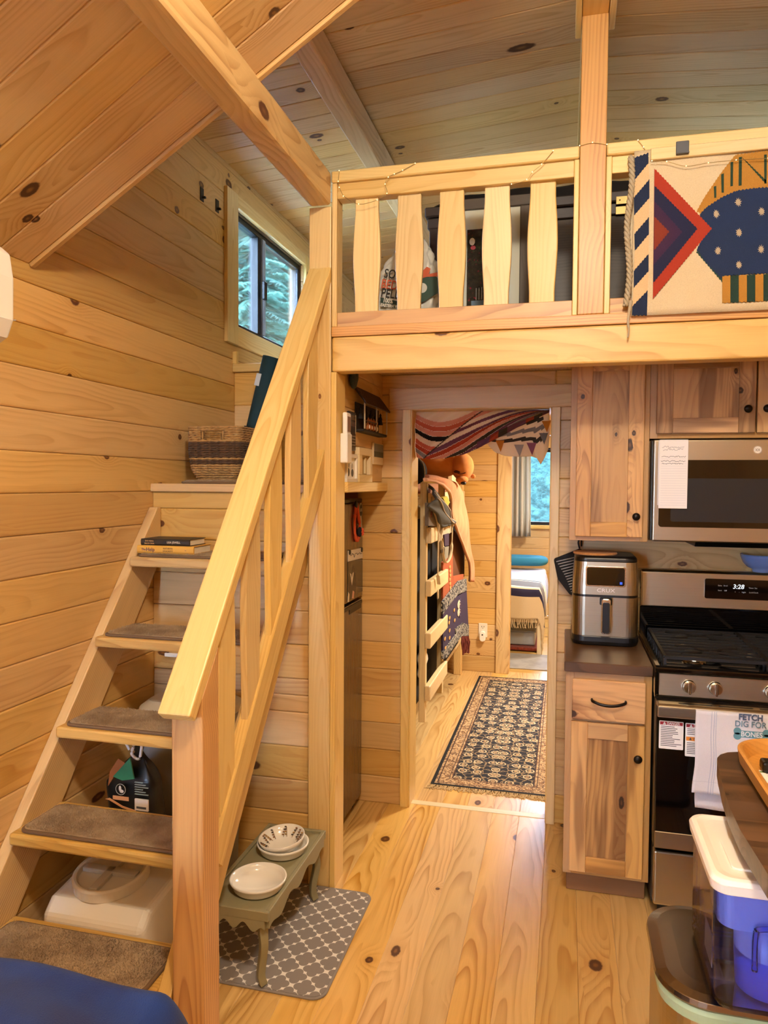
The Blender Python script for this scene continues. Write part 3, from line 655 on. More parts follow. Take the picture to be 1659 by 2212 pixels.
# ---------------------------------------------------------------- gas range
RX0, RX1 = .3235, 1.083
rg = E('gas_range', (.70, 3.05, 0), 'stainless gas range with black cooktop and cast iron grates', 'range')
B('body', RX0+.004, RX1-.004, 2.775, 3.40, .045, .905, P('#18181a', .4), rg, .004)
for xx in (RX0+.05, RX1-.05):
    for yy in (2.81, 3.33): MB().lathe([(.02, 0), (.02, .03), (.012, .03), (.012, .05)], (xx, yy, .0), 14).build('foot', BLACKP, rg)
dr = B('drawer', RX0+.006, RX1-.006, 2.728, 2.775, .062, .262, STEEL, rg, .008, seg=3, grain='x')
dd = B('oven_door', RX0+.002, RX1-.002, 2.712, 2.772, .278, .815, BLACKP, rg, .006, seg=2, grain='x')
B('steel_band', RX0+.004, RX1-.004, 2.704, 2.712, .284, .344, STEEL, dd, .002, grain='x')
B('glass', RX0+.004, RX1-.004, 2.705, 2.712, .346, .766, BLACKG, dd, .002, grain='x')
hb = MB(); hb.prism([(2.712, .815), (2.672, .815), (2.662, .806), (2.662, .772), (2.676, .764), (2.676, .798), (2.712, .798)], RX0+.001, RX1-.001, 'x'); hb.build('handle', STEEL, dd, bev=.004)
for xx in (RX0+.008, RX1-.030): B('handle_end', xx, xx+.022, 2.670, 2.712, .766, .803, STEEL, dd, .004)
for xx in (.395, .525, .655, .785, .915): MB().prism(rrect(xx, xx+.11, 2.684, 2.696, .0055), .8151, .816, 'z').build('vent_slot', BLACKP, dd)
cp = MB(); cp.prism([(2.775, .825), (2.738, .825), (2.748, .905), (2.775, .905)], RX0, RX1, 'x'); cpo = cp.build('control_panel', STEEL, rg, bev=.003)
B('panel_end', RX0-.0015, RX0+.012, 2.732, 2.79, .822, .922, BLACKG, rg, .004)
B('trim_strip', RX0, RX1, 2.742, 2.78, .812, .826, BLACKG, rg, .002, grain='x')
for k, xx in enumerate((.436, .523, .703, .883, .970)):
    yk = 2.742
    m = MB(); m.lathe([(.024, 0), (.024, -.006), (.0215, -.010), (.020, -.024), (0, -.025)], (xx, yk, .864), 28, 'y')
    kn = m.build('knob', CHROME, cpo, smooth=False, bev=.001)
    B('grip', xx-.004, xx+.004, yk-.034, yk-.022, .842, .886, CHROME, kn, .002)
ck = MB(); ck.prism([(2.738, .905), (2.732, .912), (2.732, .926), (2.745, .932), (3.34, .932), (3.34, .905)], RX0-.002, RX1+.002, 'x'); cto = ck.build('cooktop', BLACKG, rg, bev=.003)
for bx, by, br in ((.475, 2.90, .045), (.475, 3.17, .038), (.925, 2.90, .045), (.925, 3.17, .036), (.70, 3.03, .04)):
    m = MB(); m.lathe([(br+.012, .0), (br+.010, .006), (br, .008), (br, .014), (br-.004, .017), (0, .017)], (bx, by, .932), 28); bo = m.build('burner', CHROME, cto, smooth=False)
    MB().lathe([(br*.78, 0), (br*.78, .006), (br*.6, .009), (0, .009)], (bx, by, .949), 24).build('burner_cap', IRON, bo)
for gx0, gx1 in ((RX0+.035, .700), (.708, RX1-.035)):
    m = MB(); gy0, gy1, gz = 2.775, 3.30, .962
    for y in (gy0, gy1): m.box(gx0, gx1, y-.005, y+.005, gz-.012, gz)
    for x in (gx0, gx1): m.box(x-.005, x+.005, gy0, gy1, gz-.012, gz)
    for k in range(1, 10): yy = gy0+(gy1-gy0)*k/10; m.box(gx0, gx1, yy-.004, yy+.004, gz-.009, gz)
    xm = (gx0+gx1)/2
    for yy in (2.90, 3.17):
        for sx, sy in ((1, 1), (1, -1)):
            m.tube([(xm-.11*sx, yy-.075*sy, gz-.003), (xm+.11*sx, yy+.075*sy, gz-.003)], .005, 4)
    for k in range(11):
        yy = gy0+(gy1-gy0)*k/10
        for x in (gx0, gx1): m.box(x-.006, x+.006, yy-.006, yy+.006, .932, gz-.006)
    m.build('grate', IRON, rg)
B('splash_panel', RX0, RX1, 3.335, 3.40, .93, 1.05, BLACKG, rg, .003, grain='x')
bg_ = MB(); bg_.prism([(3.34, 1.05), (3.345, 1.20), (3.36, 1.21), (3.405, 1.21), (3.405, 1.05)], RX0+.006, RX1-.006, 'x'); bgo = bg_.build('backguard', STEEL, rg, bev=.004)
B('backguard_end', RX0, RX0+.0075, 3.338, 3.405, 1.045, 1.207, CHROME, rg, .003)
pa = at(1523, 1250, Y=3.335); pb = at(1523, 1295, Y=3.335)
MB().prism(rrect(pa.x, pa.x+.265, 1.095, 1.180, .008), 3.336, 3.343, 'y').build('display', BLACKG, bgo)
c = at(1595, 1268, Y=3.335); text('clock_digits', '3:28', .026, (c.x, 3.3352, c.z), (1, 0, 0), (0, 0, 1), LEDW, bgo, shear=.15, bold=0)
for j, (dx, dz, s) in enumerate(((-.072, .003, 'Bake'), (-.050, .003, 'Broil'), (-.072, -.018, 'Start'), (-.050, -.018, 'Off'), (-.012, -.022, '+'), (.004, -.022, '-'), (.022, -.022, 'Light'), (.050, -.003, 'Timer'), (.068, -.003, 'Set'), (.050, -.022, 'Lock'), (.068, -.022, 'Clock'))):
    text('touch_key', s, .008, (c.x+dx, 3.3352, c.z+dz), (1, 0, 0), (0, 0, 1), P('#b9bcc4'), bgo)
# warning labels on the oven door
def warn(x0, x1, z0, z1, seed, second):
    lb = E('warning_label', ((x0+x1)/2, 2.704, z0), 'white danger label with a red header at the oven door edge' if not second else 'white danger label with red and orange bars half under the towel', 'label', 'danger labels')
    s = MB(); s.prism(rrect(x0, x1, z0, z1, .003), 2.7035, 2.7048, 'y'); sh = s.build('sheet', PAPERW, lb)
    B('red_header', x0+.003, x1-.003, 2.7030, 2.7035, z1-.014, z1-.003, P('#a8202c'), sh, 0)
    text('danger_text', '\u25B2 DANGER', .0125, ((x0+x1)/2, 2.7027, z1-.0085), (1, 0, 0), (0, 0, 1), PAPERW, sh, sx=.85, bold=.0003)
    zz_ = z1-.020; rr = random.Random(seed)
    if second:
        B('orange_bar', x0+.003, x1-.003, 2.7030, 2.7035, z1-.062, z1-.048, P('#e08a2c'), sh, 0)
        text('warning_text', '\u25B2 WARNING', .0125, ((x0+x1)/2, 2.7027, z1-.055), (1, 0, 0), (0, 0, 1), INK, sh, sx=.75)
    while zz_ > z0+.006:
        if not (second and z1-.068 < zz_ < z1-.042):
            B('print_line', x0+.006, x0+.006+(x1-x0-.012)*rr.uniform(.55, 1), 2.7031, 2.7035, zz_-.0011, zz_+.0011, INK, sh, 0)
        zz_ -= .0062
    return lb
warn(.335, .416, .645, .745, 3, False); warn(.422, .505, .625, .743, 4, True)
# dish towel over the oven handle
tw = E('dish_towel', (.66, 2.66, .45), 'white dish towel with dog words hanging from the oven handle', 'towel')
def towel_fn(x0, x1, ztop_, zbot, yb, amp, ph):
    def fn(u, v):
        x = x0+(x1-x0)*u; z = ztop_+(zbot-ztop_)*v
        y = yb+amp*v*math.sin(u*15+ph)+.004*math.sin(v*9+u*3)*v-.006*v
        x += .010*v*(u-.5)+.004*math.sin(v*8+ph)*(1 if u > .5 else -1)*v
        return Vector((x, y, z))
    return fn
f1 = towel_fn(.447, .87, .806, .520, 2.653, .004, 0); f2 = towel_fn(.462, .88, .795, .452, 2.690, .004, 1.3)
TOWELM = cloth('#e3e3ea', 900, .4)
m = MB(); m.grid(f1, 40, 24); fs = m.build('front_fold', TOWELM, tw, smooth=True, solid=.003)
m = MB(); m.grid(f2, 40, 24); m.build('back_fold', TOWELM, tw, smooth=True, solid=.003)
m = MB(); m.grid(lambda u, v: Vector((.447+.423*u, 2.653+.036*v, .804+.002*math.sin(math.pi*v))), 30, 6); m.build('top_fold', TOWELM, tw, smooth=True, solid=.003)
for uu in (.12, .14, .155):
    m = MB(); m.tube([f1(uu, v/20)-Vector((0, .0022, 0)) for v in range(21)], .0006, 4); m.build('stitched_stripe', P('#9fb0cc'), fs)
m = MB(); m.tube([f1(u/40, .86)-Vector((0, .0022, 0)) for u in range(41)], .0006, 4); m.build('hem', P('#c9c9d6'), fs)
for s, sz, xx, zz_, colr, bo in (('FETCH', .028, .618, .796, '#4a5a78', .001), ('DIG FOR', .028, .618, .772, '#5d7f93', .0003), ('BONES', .024, .622, .738, '#e8eef2', .0004), ('rollover', .029, .628, .703, '#9b9487', .0008), ('WOOF', .038, .624, .667, '#3c4f86', .002)):
    if s == 'BONES':
        bm_ = MB(); bm_.prism(rrect(.578, .668, .727, .750, .008), 2.6468, 2.6474, 'y')
        for cx in (.578, .668):
            for cz in (.730, .747): bm_.lathe([(0, 0), (.0125, 0), (.0125, -.0004), (0, -.0004)], (cx, 2.647, cz), 18, 'y')
        bm_.build('bone_print', P('#5f95a5'), fs)
    text('printed_word', s, sz, (xx, 2.6462, zz_), (1, 0, 0), (0, 0, 1), P(colr), fs, bold=bo, sx=.9)
text('printed_word', 'RUN', .052, (.700, 2.6462, .765), (0, 0, 1), (-1, 0, 0), P('#b8474a'), fs, bold=.001)
# small blue bowl on the range backguard
bw = E('blue_bowl', (.81, 3.372, 1.21), 'small periwinkle blue bowl on the range backguard', 'bowl')
MB().lathe([(0, .002), (.036, .0), (.038, .008), (.036, .012), (.058, .022), (.074, .040), (.083, .064), (.085, .076), (.082, .076), (.079, .064), (.070, .043), (.054, .026), (.0, .018)], (.815, 3.372, 1.2115), 36).build('bowl', P('#7e9fe0', .15), bw, smooth=True)
# ---------------------------------------------------------------- air fryer
af = E('air_fryer', (.166, 3.20, .917), 'brushed steel air fryer with black touch screen on the worktop', 'air fryer')
def fry_prof(z, sc=1.0): return rrect(.166-.131*sc, .166+.131*sc, 3.215-.135*sc, 3.215+.135*sc, .05*sc, 8)
def loft(levels, mat, name, parent, cap=True, **k):
    m = MB(); n = len(levels[0][1]); vs = []; fs = []
    for z, poly in levels: vs += [(p[0], p[1], z) for p in poly]
    for l in range(len(levels)-1):
        for i in range(n): fs.append((l*n+i, l*n+(i+1) % n, (l+1)*n+(i+1) % n, (l+1)*n+i))
    if cap: fs += [tuple(range(n))[::-1], tuple((len(levels)-1)*n+i for i in range(n))]
    m.add(vs, fs); return m.build(name, mat, parent, **k)
loft([(.918, fry_prof(0, .97)), (.935, fry_prof(0, 1.02)), (.958, fry_prof(0, 1.02))], BLACKP, 'base', af, bev=.004)
loft([(.958, fry_prof(0, 1.0)), (1.118, fry_prof(0, 1.0))], STEEL, 'basket_drawer', af, smooth=False)
loft([(1.118, fry_prof(0, .985)), (1.128, fry_prof(0, .985))], BLACKP, 'seam', af)
hd = loft([(1.128, fry_prof(0, 1.0)), (1.20, fry_prof(0, .985)), (1.262, fry_prof(0, .95))], STEEL, 'head', af)
loft([(1.262, fry_prof(0, .955)), (1.278, fry_prof(0, .94)), (1.286, fry_prof(0, .86))], BLACKP, 'lid', af, bev=.004)
yf = 3.0815
m = MB(); m.prism(rrect(.085, .243, 1.162, 1.245, .010), yf-.003, yf+.004, 'y'); sc_ = m.build('screen_bezel', CHROME, hd, bev=.001)
MB().prism(rrect(.090, .238, 1.167, 1.240, .008), yf-.004, yf-.0029, 'y').build('touch_screen', BLACKG, sc_)
B('power_light', .220, .229, yf-.0045, yf-.004, 1.174, 1.183, LEDB, sc_, 0)
text('brand_text', 'CRUX', .021, (.166, yf-.0005, 1.146), (1, 0, 0), (0, 0, 1), P('#e8e4dc', .3), hd, sx=1.25, ext=.001)
hh = MB(); hh.prism(rrect(.148, .184, .975, 1.118, .010), 3.036, 3.060, 'y'); ho = hh.build('handle', CHROME, af, bev=.003)
MB().prism(rrect(.152, .180, .979, 1.104, .008), 3.033, 3.036, 'y').build('handle_grip', BLACKP, ho, bev=.001)
B('handle_neck', .142, .190, 3.055, 3.085, 1.09, 1.118, BLACKP, ho, .003)
ck_ = MB(); ck_.lathe([(0, 0), (.088, 0), (.090, .004), (.088, .009), (0, .009)], (.125, 3.185, 1.2865), 40)
ck_.build('cork_trivet', carpet('cork', '#a9743f', '#c48d55', 400, patch=60, bs=.3), None, label='round tan cork trivet lying on top of the air fryer', cat='trivet')
# striped pot holder hanging on the wall
ph = E('pot_holder', (.03, 3.39, 1.1), 'black and grey striped pot holder hanging below the wall cabinet', 'pot holder')
C0 = [at(1252, 1185, Y=3.385), at(1196, 1207, Y=3.385), at(1205, 1250, Y=3.385), at(1232, 1285, Y=3.385), at(1290, 1270, Y=3.385), at(1300, 1212, Y=3.385)]
m = MB(); m.prism([(p.x, p.z) for p in C0], 3.36, 3.40, 'y'); pho = m.build('pad', P('#17171a', .9), ph, bev=.008, seg=3)
a0, a1, b0, b1 = C0[1], C0[0], C0[3], C0[4]
for k in range(13):
    t = (k+.9)/14.5; l = a0.lerp(b0, t); l.x += .012*math.sin(t*3)+.005; r_ = at(1252, 1195, Y=3.385).lerp(b1, t)
    m = MB(); m.tube([(l.x, 3.358, l.z), (r_.x, 3.358, r_.z)], .0022, 5); m.build('grey_stripe', cloth('#a8a5a0'), pho)
m = MB(); m.tube(bez([(C0[0].x, 3.38, C0[0].z), (C0[0].x-.006, 3.385, C0[0].z+.03), (C0[0].x+.006, 3.39, C0[0].z+.05), (C0[0].x+.008, 3.385, C0[0].z+.01)], 6), .004, 6); m.build('hanging_loop', P('#17171a', .9), ph)
# ================================================================ REFRIGERATOR AND THE WALL ABOVE IT
fr = E('refrigerator', (-1.25, 3.1, 0), 'slim two-door stainless refrigerator in the alcove beside the post', 'refrigerator')
B('body', -1.56, -.992, 2.775, 3.395, .03, 1.49, P('#6a655d', .4), fr, .006)
ud = B('freezer_door', -.990, -.955, 2.772, 3.398, 1.03, 1.485, FRIDGEM, fr, .008, seg=3, grain='z')
ldr = B('fridge_door', -.990, -.955, 2.772, 3.398, .045, 1.018, FRIDGEM, fr, .008, seg=3, grain='z')
B('top_hinge_cover', -1.05, -.957, 2.80, 3.39, 1.487, 1.505, BLACKP, fr, .003)
h0, h1 = at(755, 1305, X=-.953), at(781, 1330, X=-.953)
MB().prism([(h0.y, .975), (h1.y-.01, .975), (h1.y-.01, 1.012), (h0.y, 1.012)], -.956, -.952, 'x').build('pocket_handle', BLACKP, ldr, bev=.003)
MB().prism([(3.0, .998), (h1.y, .998), (h1.y, 1.014), (3.0, 1.014)], -.9555, -.950, 'x').build('grip_lip', BLACKP, ldr, bev=.002)
for yy in (2.82, 3.33): B('foot', -1.02, -.98, yy, yy+.04, 0, .03, BLACKP, fr, .003)
FX = -.9535
def fy(px, py, X=FX): p = at(px, py, X=X); return p.y, p.z
# orange lanyard
la_ = E('lanyard', (FX, 3.25, 1.25), 'orange and black knotted lanyard hanging on the freezer door', 'lanyard')
pts = [fy(766, 1085), fy(765, 1105), fy(763, 1130), fy(765, 1160), fy(769, 1168), fy(773, 1155), fy(774, 1135), fy(770, 1105), fy(767, 1086)]
MB().tube(bez([(FX+.006, a, b) for a, b in pts], 6), .008, 8, flat=.8).build('cord_loop', cloth('#d8572c'), la_, smooth=True)
a, b = fy(766, 1090); MB().ell((FX+.008, a, b), (.008, .014, .02)).build('hook', BLACKP, la_, smooth=True)
a, b = fy(772, 1149); MB().ell((FX+.012, a, b), (.012, .022, .024)).build('black_knot', cloth('#1a1a1c'), la_, smooth=True)
m = MB()
for k in range(6): q = k*1.05; m.ell((FX+.02, a+.010+.012*math.cos(q), b+.012*math.sin(q)), (.008, .008, .008), 10, 6)
m.build('rosette', cloth('#e0603a'), la_, smooth=True)
# stickers
s1 = E('oval_sticker', (FX, 3.33, 1.3), 'white ringed oval sticker on the freezer door', 'sticker')
a, b = fy(779.5, 1102); m = MB(); m.prism([(a+.030*math.cos(t*.209), b+.034*math.sin(t*.209)) for t in range(30)], -.9545, -.9532, 'x'); so = m.build('disc', P('#c9c6bb'), s1)
m = MB(); m.prism([(a+.025*math.cos(t*.209), b+.029*math.sin(t*.209)) for t in range(30)], -.9531, -.9527, 'x'); m.build('inner_oval', P('#3a3a38'), so)
text('initials', 'AN', .026, (-.9525, a, b), (0, 1, 0), (0, 0, 1), P('#c9c6bb'), so)
s2 = E('triangle_sticker', (FX, 3.33, 1.2), 'pale grey bell shaped sticker under the oval one', 'sticker')
a, b = fy(779.5, 1131); MB().prism([(a-.030, b-.035), (a+.030, b-.035), (a+.012, b+.035), (a-.012, b+.035)], -.9545, -.9530, 'x').build('shape', P('#b9b5a8'), s2, bev=.0005)
# name plate and dog photo
npl = E('name_plate', (FX, 3.25, 1.1), 'white scalloped name card with script lettering above the dog photo', 'card')
q = [fy(752, 1213), fy(783, 1205), fy(783, 1183), fy(752, 1190)]
MB().prism(q, -.9545, -.9525, 'x').build('card', P('#e4ddd0'), npl)
ya, yb_ = q[0][0]+.03, q[1][0]-.02; zc = (q[0][1]+q[2][1])/2; rr = random.Random(5)
MB().tube(bez([(-.952, ya+(yb_-ya)*i/18, zc+.012*(rr.random()-.5)*(2 if i % 3 == 0 else 1)) for i in range(19)], 3), .0012, 5).build('script_lettering', INK, npl)
for yy, zz_ in ((q[3][0]+.02, q[3][1]-.008), (q[2][0]-.02, q[2][1]-.008)): MB().lathe([(.012, 0), (.012, .004), (0, .005)], (-.9525, yy, zz_), 16, 'x').build('round_magnet', BLACKP, npl)
dp = E('dog_photo', (FX, 3.25, .95), 'glossy photo print of a dark dog on the freezer door', 'photo')
q = [fy(751, 1288), fy(783, 1277), fy(783, 1207), fy(752, 1214)]
MB().prism(q, -.9545, -.9530, 'x').build('print', P('#57503f', .25), dp)
yc = (q[0][0]+q[1][0])/2-.06
MB().prism([(yc-.05, .985+.06), (yc+.06, .985+.06), (yc+.08, 1.12), (yc+.02, 1.205), (yc-.04, 1.12)], -.9530, -.9527, 'x').build('dog_body', P('#4a4238', .3), dp)
MB().prism([(yc-.03, 1.165), (yc+.0, 1.105), (yc+.03, 1.165), (yc+.012, 1.16), (yc+.0, 1.14), (yc-.012, 1.16)], -.9527, -.9524, 'x').build('white_chest', P('#e9e2d4', .3), dp)
MB().prism([(yc-.07, 1.04), (yc-.045, 1.035), (yc-.04, 1.07), (yc-.06, 1.085)], -.9527, -.9524, 'x').build('white_paw', P('#e9e2d4', .3), dp)
MB().prism([(yc+.0, 1.045), (yc+.03, 1.04), (yc+.04, 1.07), (yc+.015, 1.08)], -.9527, -.9524, 'x').build('white_paw', P('#d9a898', .3), dp)
# ---- things on the wall above
RXX = -.849
def yx(px, py, X): p = at(px, py, X=X); return p.y, p.z
rm = E('wall_remote', (-.835, 2.72, 1.6), 'white heat pump remote in its wall holder on the trim board', 'remote')
z0_, z1_ = at(733, 1000, Y=2.69).z, at(740, 890, Y=2.69).z
ho = B('holder', -.8495, -.820, 2.690, 2.752, z0_, z0_+.115, WHITEP, rm, .003)
rmo = B('remote_body', -.842, -.823, 2.694, 2.748, z0_+.02, z1_, WHITEP, rm, .004)
B('lcd', -.8235, -.8225, 2.700, 2.742, z1_-.075, z1_-.015, P('#8a7565', .3), rmo, .001)
for k in range(2):
    for j in range(3): B('button', -.8235, -.8222, 2.702+.014*j, 2.711+.014*j, z1_-.095-.012*k, z1_-.088-.012*k, P('#6a6258'), rmo, .0005)
th = E('wall_thermometer', (-.86, 2.9, 1.6), 'slim black weather station with dark screen on the wall', 'thermometer')
ya, za_ = yx(752, 972, -.858); yb_, zb_ = yx(766, 892, -.858)
tb = B('case', -.8655, -.852, ya, yb_, za_, zb_, P('#2c2724', .3), th, .003)
B('screen', -.852, -.8513, ya+.008, yb_-.006, za_+.10, zb_-.015, P('#4a4038', .15), tb, .001)
B('bezel_strip', -.852, -.8510, yb_-.005, yb_-.001, za_+.07, zb_-.01, P('#c9b994', .3), tb, 0)
for k in range(4): B('print_line', -.852, -.8511, ya+.01, yb_-.008, za_+.02+.012*k, za_+.025+.012*k, P('#8a8074'), tb, 0)
# house shaped ornament
hs_ = E('cabin_ornament', (-.85, 3.12, 1.75), 'dark carved cabin wall ornament with shingle roof and little foxes', 'ornament')
y0_, zz0 = yx(772, 932, -.85); y1_, _ = yx(826, 932, -.85); _, zr = yx(778, 842, -.85); _, ze = yx(772, 872, -.85)
B('back_panel', -.8655, -.860, y0_+.01, y1_-.03, zz0, ze+.01, P('#1c1512', .7), hs_, .002)
B('floor_slab', -.8655, -.822, y0_, y1_-.02, zz0, zz0+.012, P('#1c1512', .7), hs_, .003)
m = MB(); m.prism([(-.866, ze+.066), (-.815, ze), (-.811, ze+.006), (-.864, ze+.076)], y0_-.005, y1_, 'y'); rf = m.build('roof', P('#2a1c17', .7), hs_)
for k in range(5):
    for j in range(9):
        t = k/5; yy = y0_+(y1_-y0_)*(j+.5*(k % 2))/9.5
        cx = -.813-.050*t; cz = ze+.008+.068*t
        plank('shingle', (cx, yy+.01, cz), (0, 1, 0), (-.05, 0, .068), (y1_-y0_)/10, .022, .0035, P('#3a2620', .7), rf, .0008)
for yy in (y0_+.006, (y0_+y1_)/2-.01, y1_-.035): B('porch_post', -.824, -.818, yy, yy+.006, zz0+.012, ze+.004, P('#b9a98a', .6), hs_, .001)
B('porch_rail', -.823, -.819, y0_+.006, (y0_+y1_)/2, zz0+.045, zz0+.050, P('#3a2c24'), hs_, .001)
for k in range(5):
    yy = y0_+.03+k*(y1_-y0_-.09)/4
    m = MB(); m.lathe([(0, .055), (.006, .045), (.004, .04), (.010, .025), (.007, .022), (.013, .0), (0, 0)], (-.845, yy, ze-.06), 10); m.build('hanging_tree', P('#1f1a17', .8), hs_)
for k in range(4):
    yy = y0_+.09+k*.045
    if yy > y1_-.03: break
    m = MB(); m.ell((-.832, yy, zz0+.028), (.010, .012, .017), 10, 8); m.ell((-.828, yy+.004, zz0+.052), (.008, .009, .009), 10, 8)
    for sgn in (-1, 1): m.lathe([(.004, 0), (0, .010)], (-.828, yy+.004+sgn*.005, zz0+.058), 6)
    fx_ = m.build('fox_figure', P('#b06a35', .6), hs_, smooth=True)
    MB().ell((-.822, yy+.001, zz0+.026), (.003, .006, .009), 8, 6).build('white_bib', P('#e6d8c4'), fx_, smooth=True)
# knitted ornament at the top of the wall
kn_ = E('knit_ornament', (-.85, 2.93, 2.0), 'dark teal knitted ornament hanging under the loft deck', 'ornament')
yk, zk = yx(762, 822, -.855)
MB().ell((-.852, yk, zk), (.012, .045, .035)).build('knit_body', carpet('teal_knit', '#16262a', '#2f474a', 250, patch=40, bs=1), kn_, smooth=True)
m = MB(); m.ell((-.850, yk+.03, zk+.02), (.010, .02, .03)); m.ell((-.850, yk-.02, zk+.03), (.010, .03, .02)); m.build('knit_lobe', MATS['teal_knit'], kn_, smooth=True)
MB().tube([(-.864, yk, zk+.03), (-.864, yk, 2.099)], .002, 5).build('hanging_thread', P('#222222'), kn_)
# frames on the ledge, picture card on the wall
f1_ = E('sticker_picture', (-.85, 2.92, 1.583), 'small white picture frame with round stickers on the ledge', 'frame')
ya, _ = yx(747, 1034, -.852); yb_, _ = yx(770, 1034, -.852); zt_ = at(760, 981, X=-.85).z
for a in ((ya, yb_, 1.583, 1.598), (ya, yb_, zt_-.015, zt_), (ya, ya+.012, 1.598, zt_-.015), (yb_-.012, yb_, 1.598, zt_-.015)): B('frame_bar', -.862, -.846, a[0], a[1], a[2], a[3], P('#e6e0d6', .5), f1_, .001)
pc = B('mat_card', -.862, -.856, ya+.012, yb_-.012, 1.598, zt_-.015, P('#f2ede4', .6), f1_, 0)
for yy, zz_, cc, r_ in ((.3, .35, '#3c3f42', .017), (.68, .33, '#4a4f52', .016), (.35, .62, '#a9a6a0', .012), (.65, .58, '#b3aea6', .012)):
    MB().lathe([(r_, 0), (r_, .001), (0, .001)], (-.856, ya+(yb_-ya)*yy, 1.583+(zt_-1.583)*yy*0+(zt_-1.583)*zz_), 20, 'x').build('round_sticker', P(cc), pc)
f2_ = E('raw_wood_picture', (-.85, 3.06, 1.583), 'thick raw wood picture frame standing on the ledge', 'frame')
ya, _ = yx(776, 1038, -.842); yb_, _ = yx(804, 1038, -.842); zt_ = at(790, 968, X=-.84).z
for a in ((ya, yb_, 1.583, 1.615), (ya, yb_, zt_-.032, zt_), (ya, ya+.045, 1.615, zt_-.032), (yb_-.035, yb_, 1.615, zt_-.032)): B('frame_bar', -.8655, -.841, a[0], a[1], a[2], a[3], PALEW, f2_, .002)
pb_ = B('picture', -.8655, -.858, ya+.045, yb_-.035, 1.615, zt_-.032, P('#b59a66', .5), f2_, 0)
B('picture_slat', -.858, -.850, (ya+yb_)/2+.02, (ya+yb_)/2+.035, 1.62, zt_-.04, P('#d9c9a0', .5), pb_, .001)
f3_ = E('picture_card', (-.86, 3.3, 1.62), 'small grey landscape picture on a wood block hung on the wall', 'picture')
ya, zb_ = yx(805, 1003, -.86); yb_, zt_ = yx(826, 960, -.86); yb_ = min(yb_, 3.415)
blk = B('block', -.8655, -.855, ya, yb_, zb_, zt_, PALEW, f3_, .002)
B('sky_print', -.855, -.8545, ya+.006, yb_-.003, (zb_+zt_)/2+.01, zt_-.004, P('#7b7d78', .5), blk, 0)
B('land_print', -.855, -.8545, ya+.006, yb_-.003, zb_+.035, (zb_+zt_)/2+.01, P('#454a44', .5), blk, 0)
# ================================================================ ON THE STAIRS
def book(name, x0, x1, y0, y1, z0, z1, cover, label, texts, pages='#e9dfc8', parent=None):
    b = E(name, ((x0+x1)/2, (y0+y1)/2, z0), label, 'book', 'books on the fifth stair')
    t = .0022
    sp = MB(); sp.prism([(y0+.004, z0), (y0, z0+(z1-z0)*.25), (y0, z1-(z1-z0)*.25), (y0+.004, z1), (y0+.007, z1), (y0+.007, z0)], x0, x1, 'x'); so = sp.build('spine', cover, b)
    B('cover_board', x0, x1, y0+.006, y1, z0, z0+t, cover, b, .0006); B('cover_board', x0, x1, y0+.006, y1, z1-t, z1, cover, b, .0006)
    pg = B('page_block', x0+.003, x1-.004, y0+.007, y1-.004, z0+t, z1-t, P(pages, .8), b, .0005)
    for s, sz, fx, dz, colr, fl in texts:
        text('spine_text', s, sz, (x0+(x1-x0)*fx, y0-.0004, (z0+z1)/2+dz), (-1 if fl else 1, 0, 0), (0, 0, -1 if fl else 1), P(colr), so, bold=.0001)
    return b
zb = 1.306
x0 = at(296, 1190, Y=2.457).x; x1 = at(418, 1190, Y=2.457).x
book('novel', x0, x1, 2.457, 2.60, zb, zb+.030, P('#d9a544', .5), 'ochre hardback novel at the bottom of the stair book pile',
     [('The', .012, .12, 0, '#4a2a5a', 0), ('Help', .019, .24, 0, '#3a2452', 0), ('KATHRYN', .0085, .55, .005, '#6a4a20', 0), ('STOCKETT', .0085, .55, -.005, '#6a4a20', 0), ('~', .012, .86, 0, '#4a2a5a', 0)])
x0 = at(304, 1165, Y=2.462).x; x1 = at(409, 1165, Y=2.462).x
book('novel', x0, x1, 2.462, 2.59, zb+.0305, zb+.0555, P('#2c2620', .5), 'dark paperback novel lying on top of the ochre one',
     [('THEN SHE', .008, .18, .005, '#c9a06a', 1), ('WAS GONE', .008, .18, -.005, '#c9a06a', 1), ('LISA JEWELL', .0105, .68, 0, '#e0cfae', 0)])
# white bracket on the landing wall under the fourth tread
a = at(358, 1413, Y=2.652); b = at(392, 1413, Y=2.652)
wb_ = E('wall_hook', (a.x, 2.65, a.z), 'short white plastic hook rail on the wall behind the fourth tread', 'hook')
B('bar', a.x, b.x, 2.640, 2.648, a.z-.008, a.z+.008, WHITEP, wb_, .004, seg=2); B('back_plate', a.x+.01, b.x-.01, 2.648, 2.660, a.z-.006, a.z+.006, WHITEP, wb_, .002)
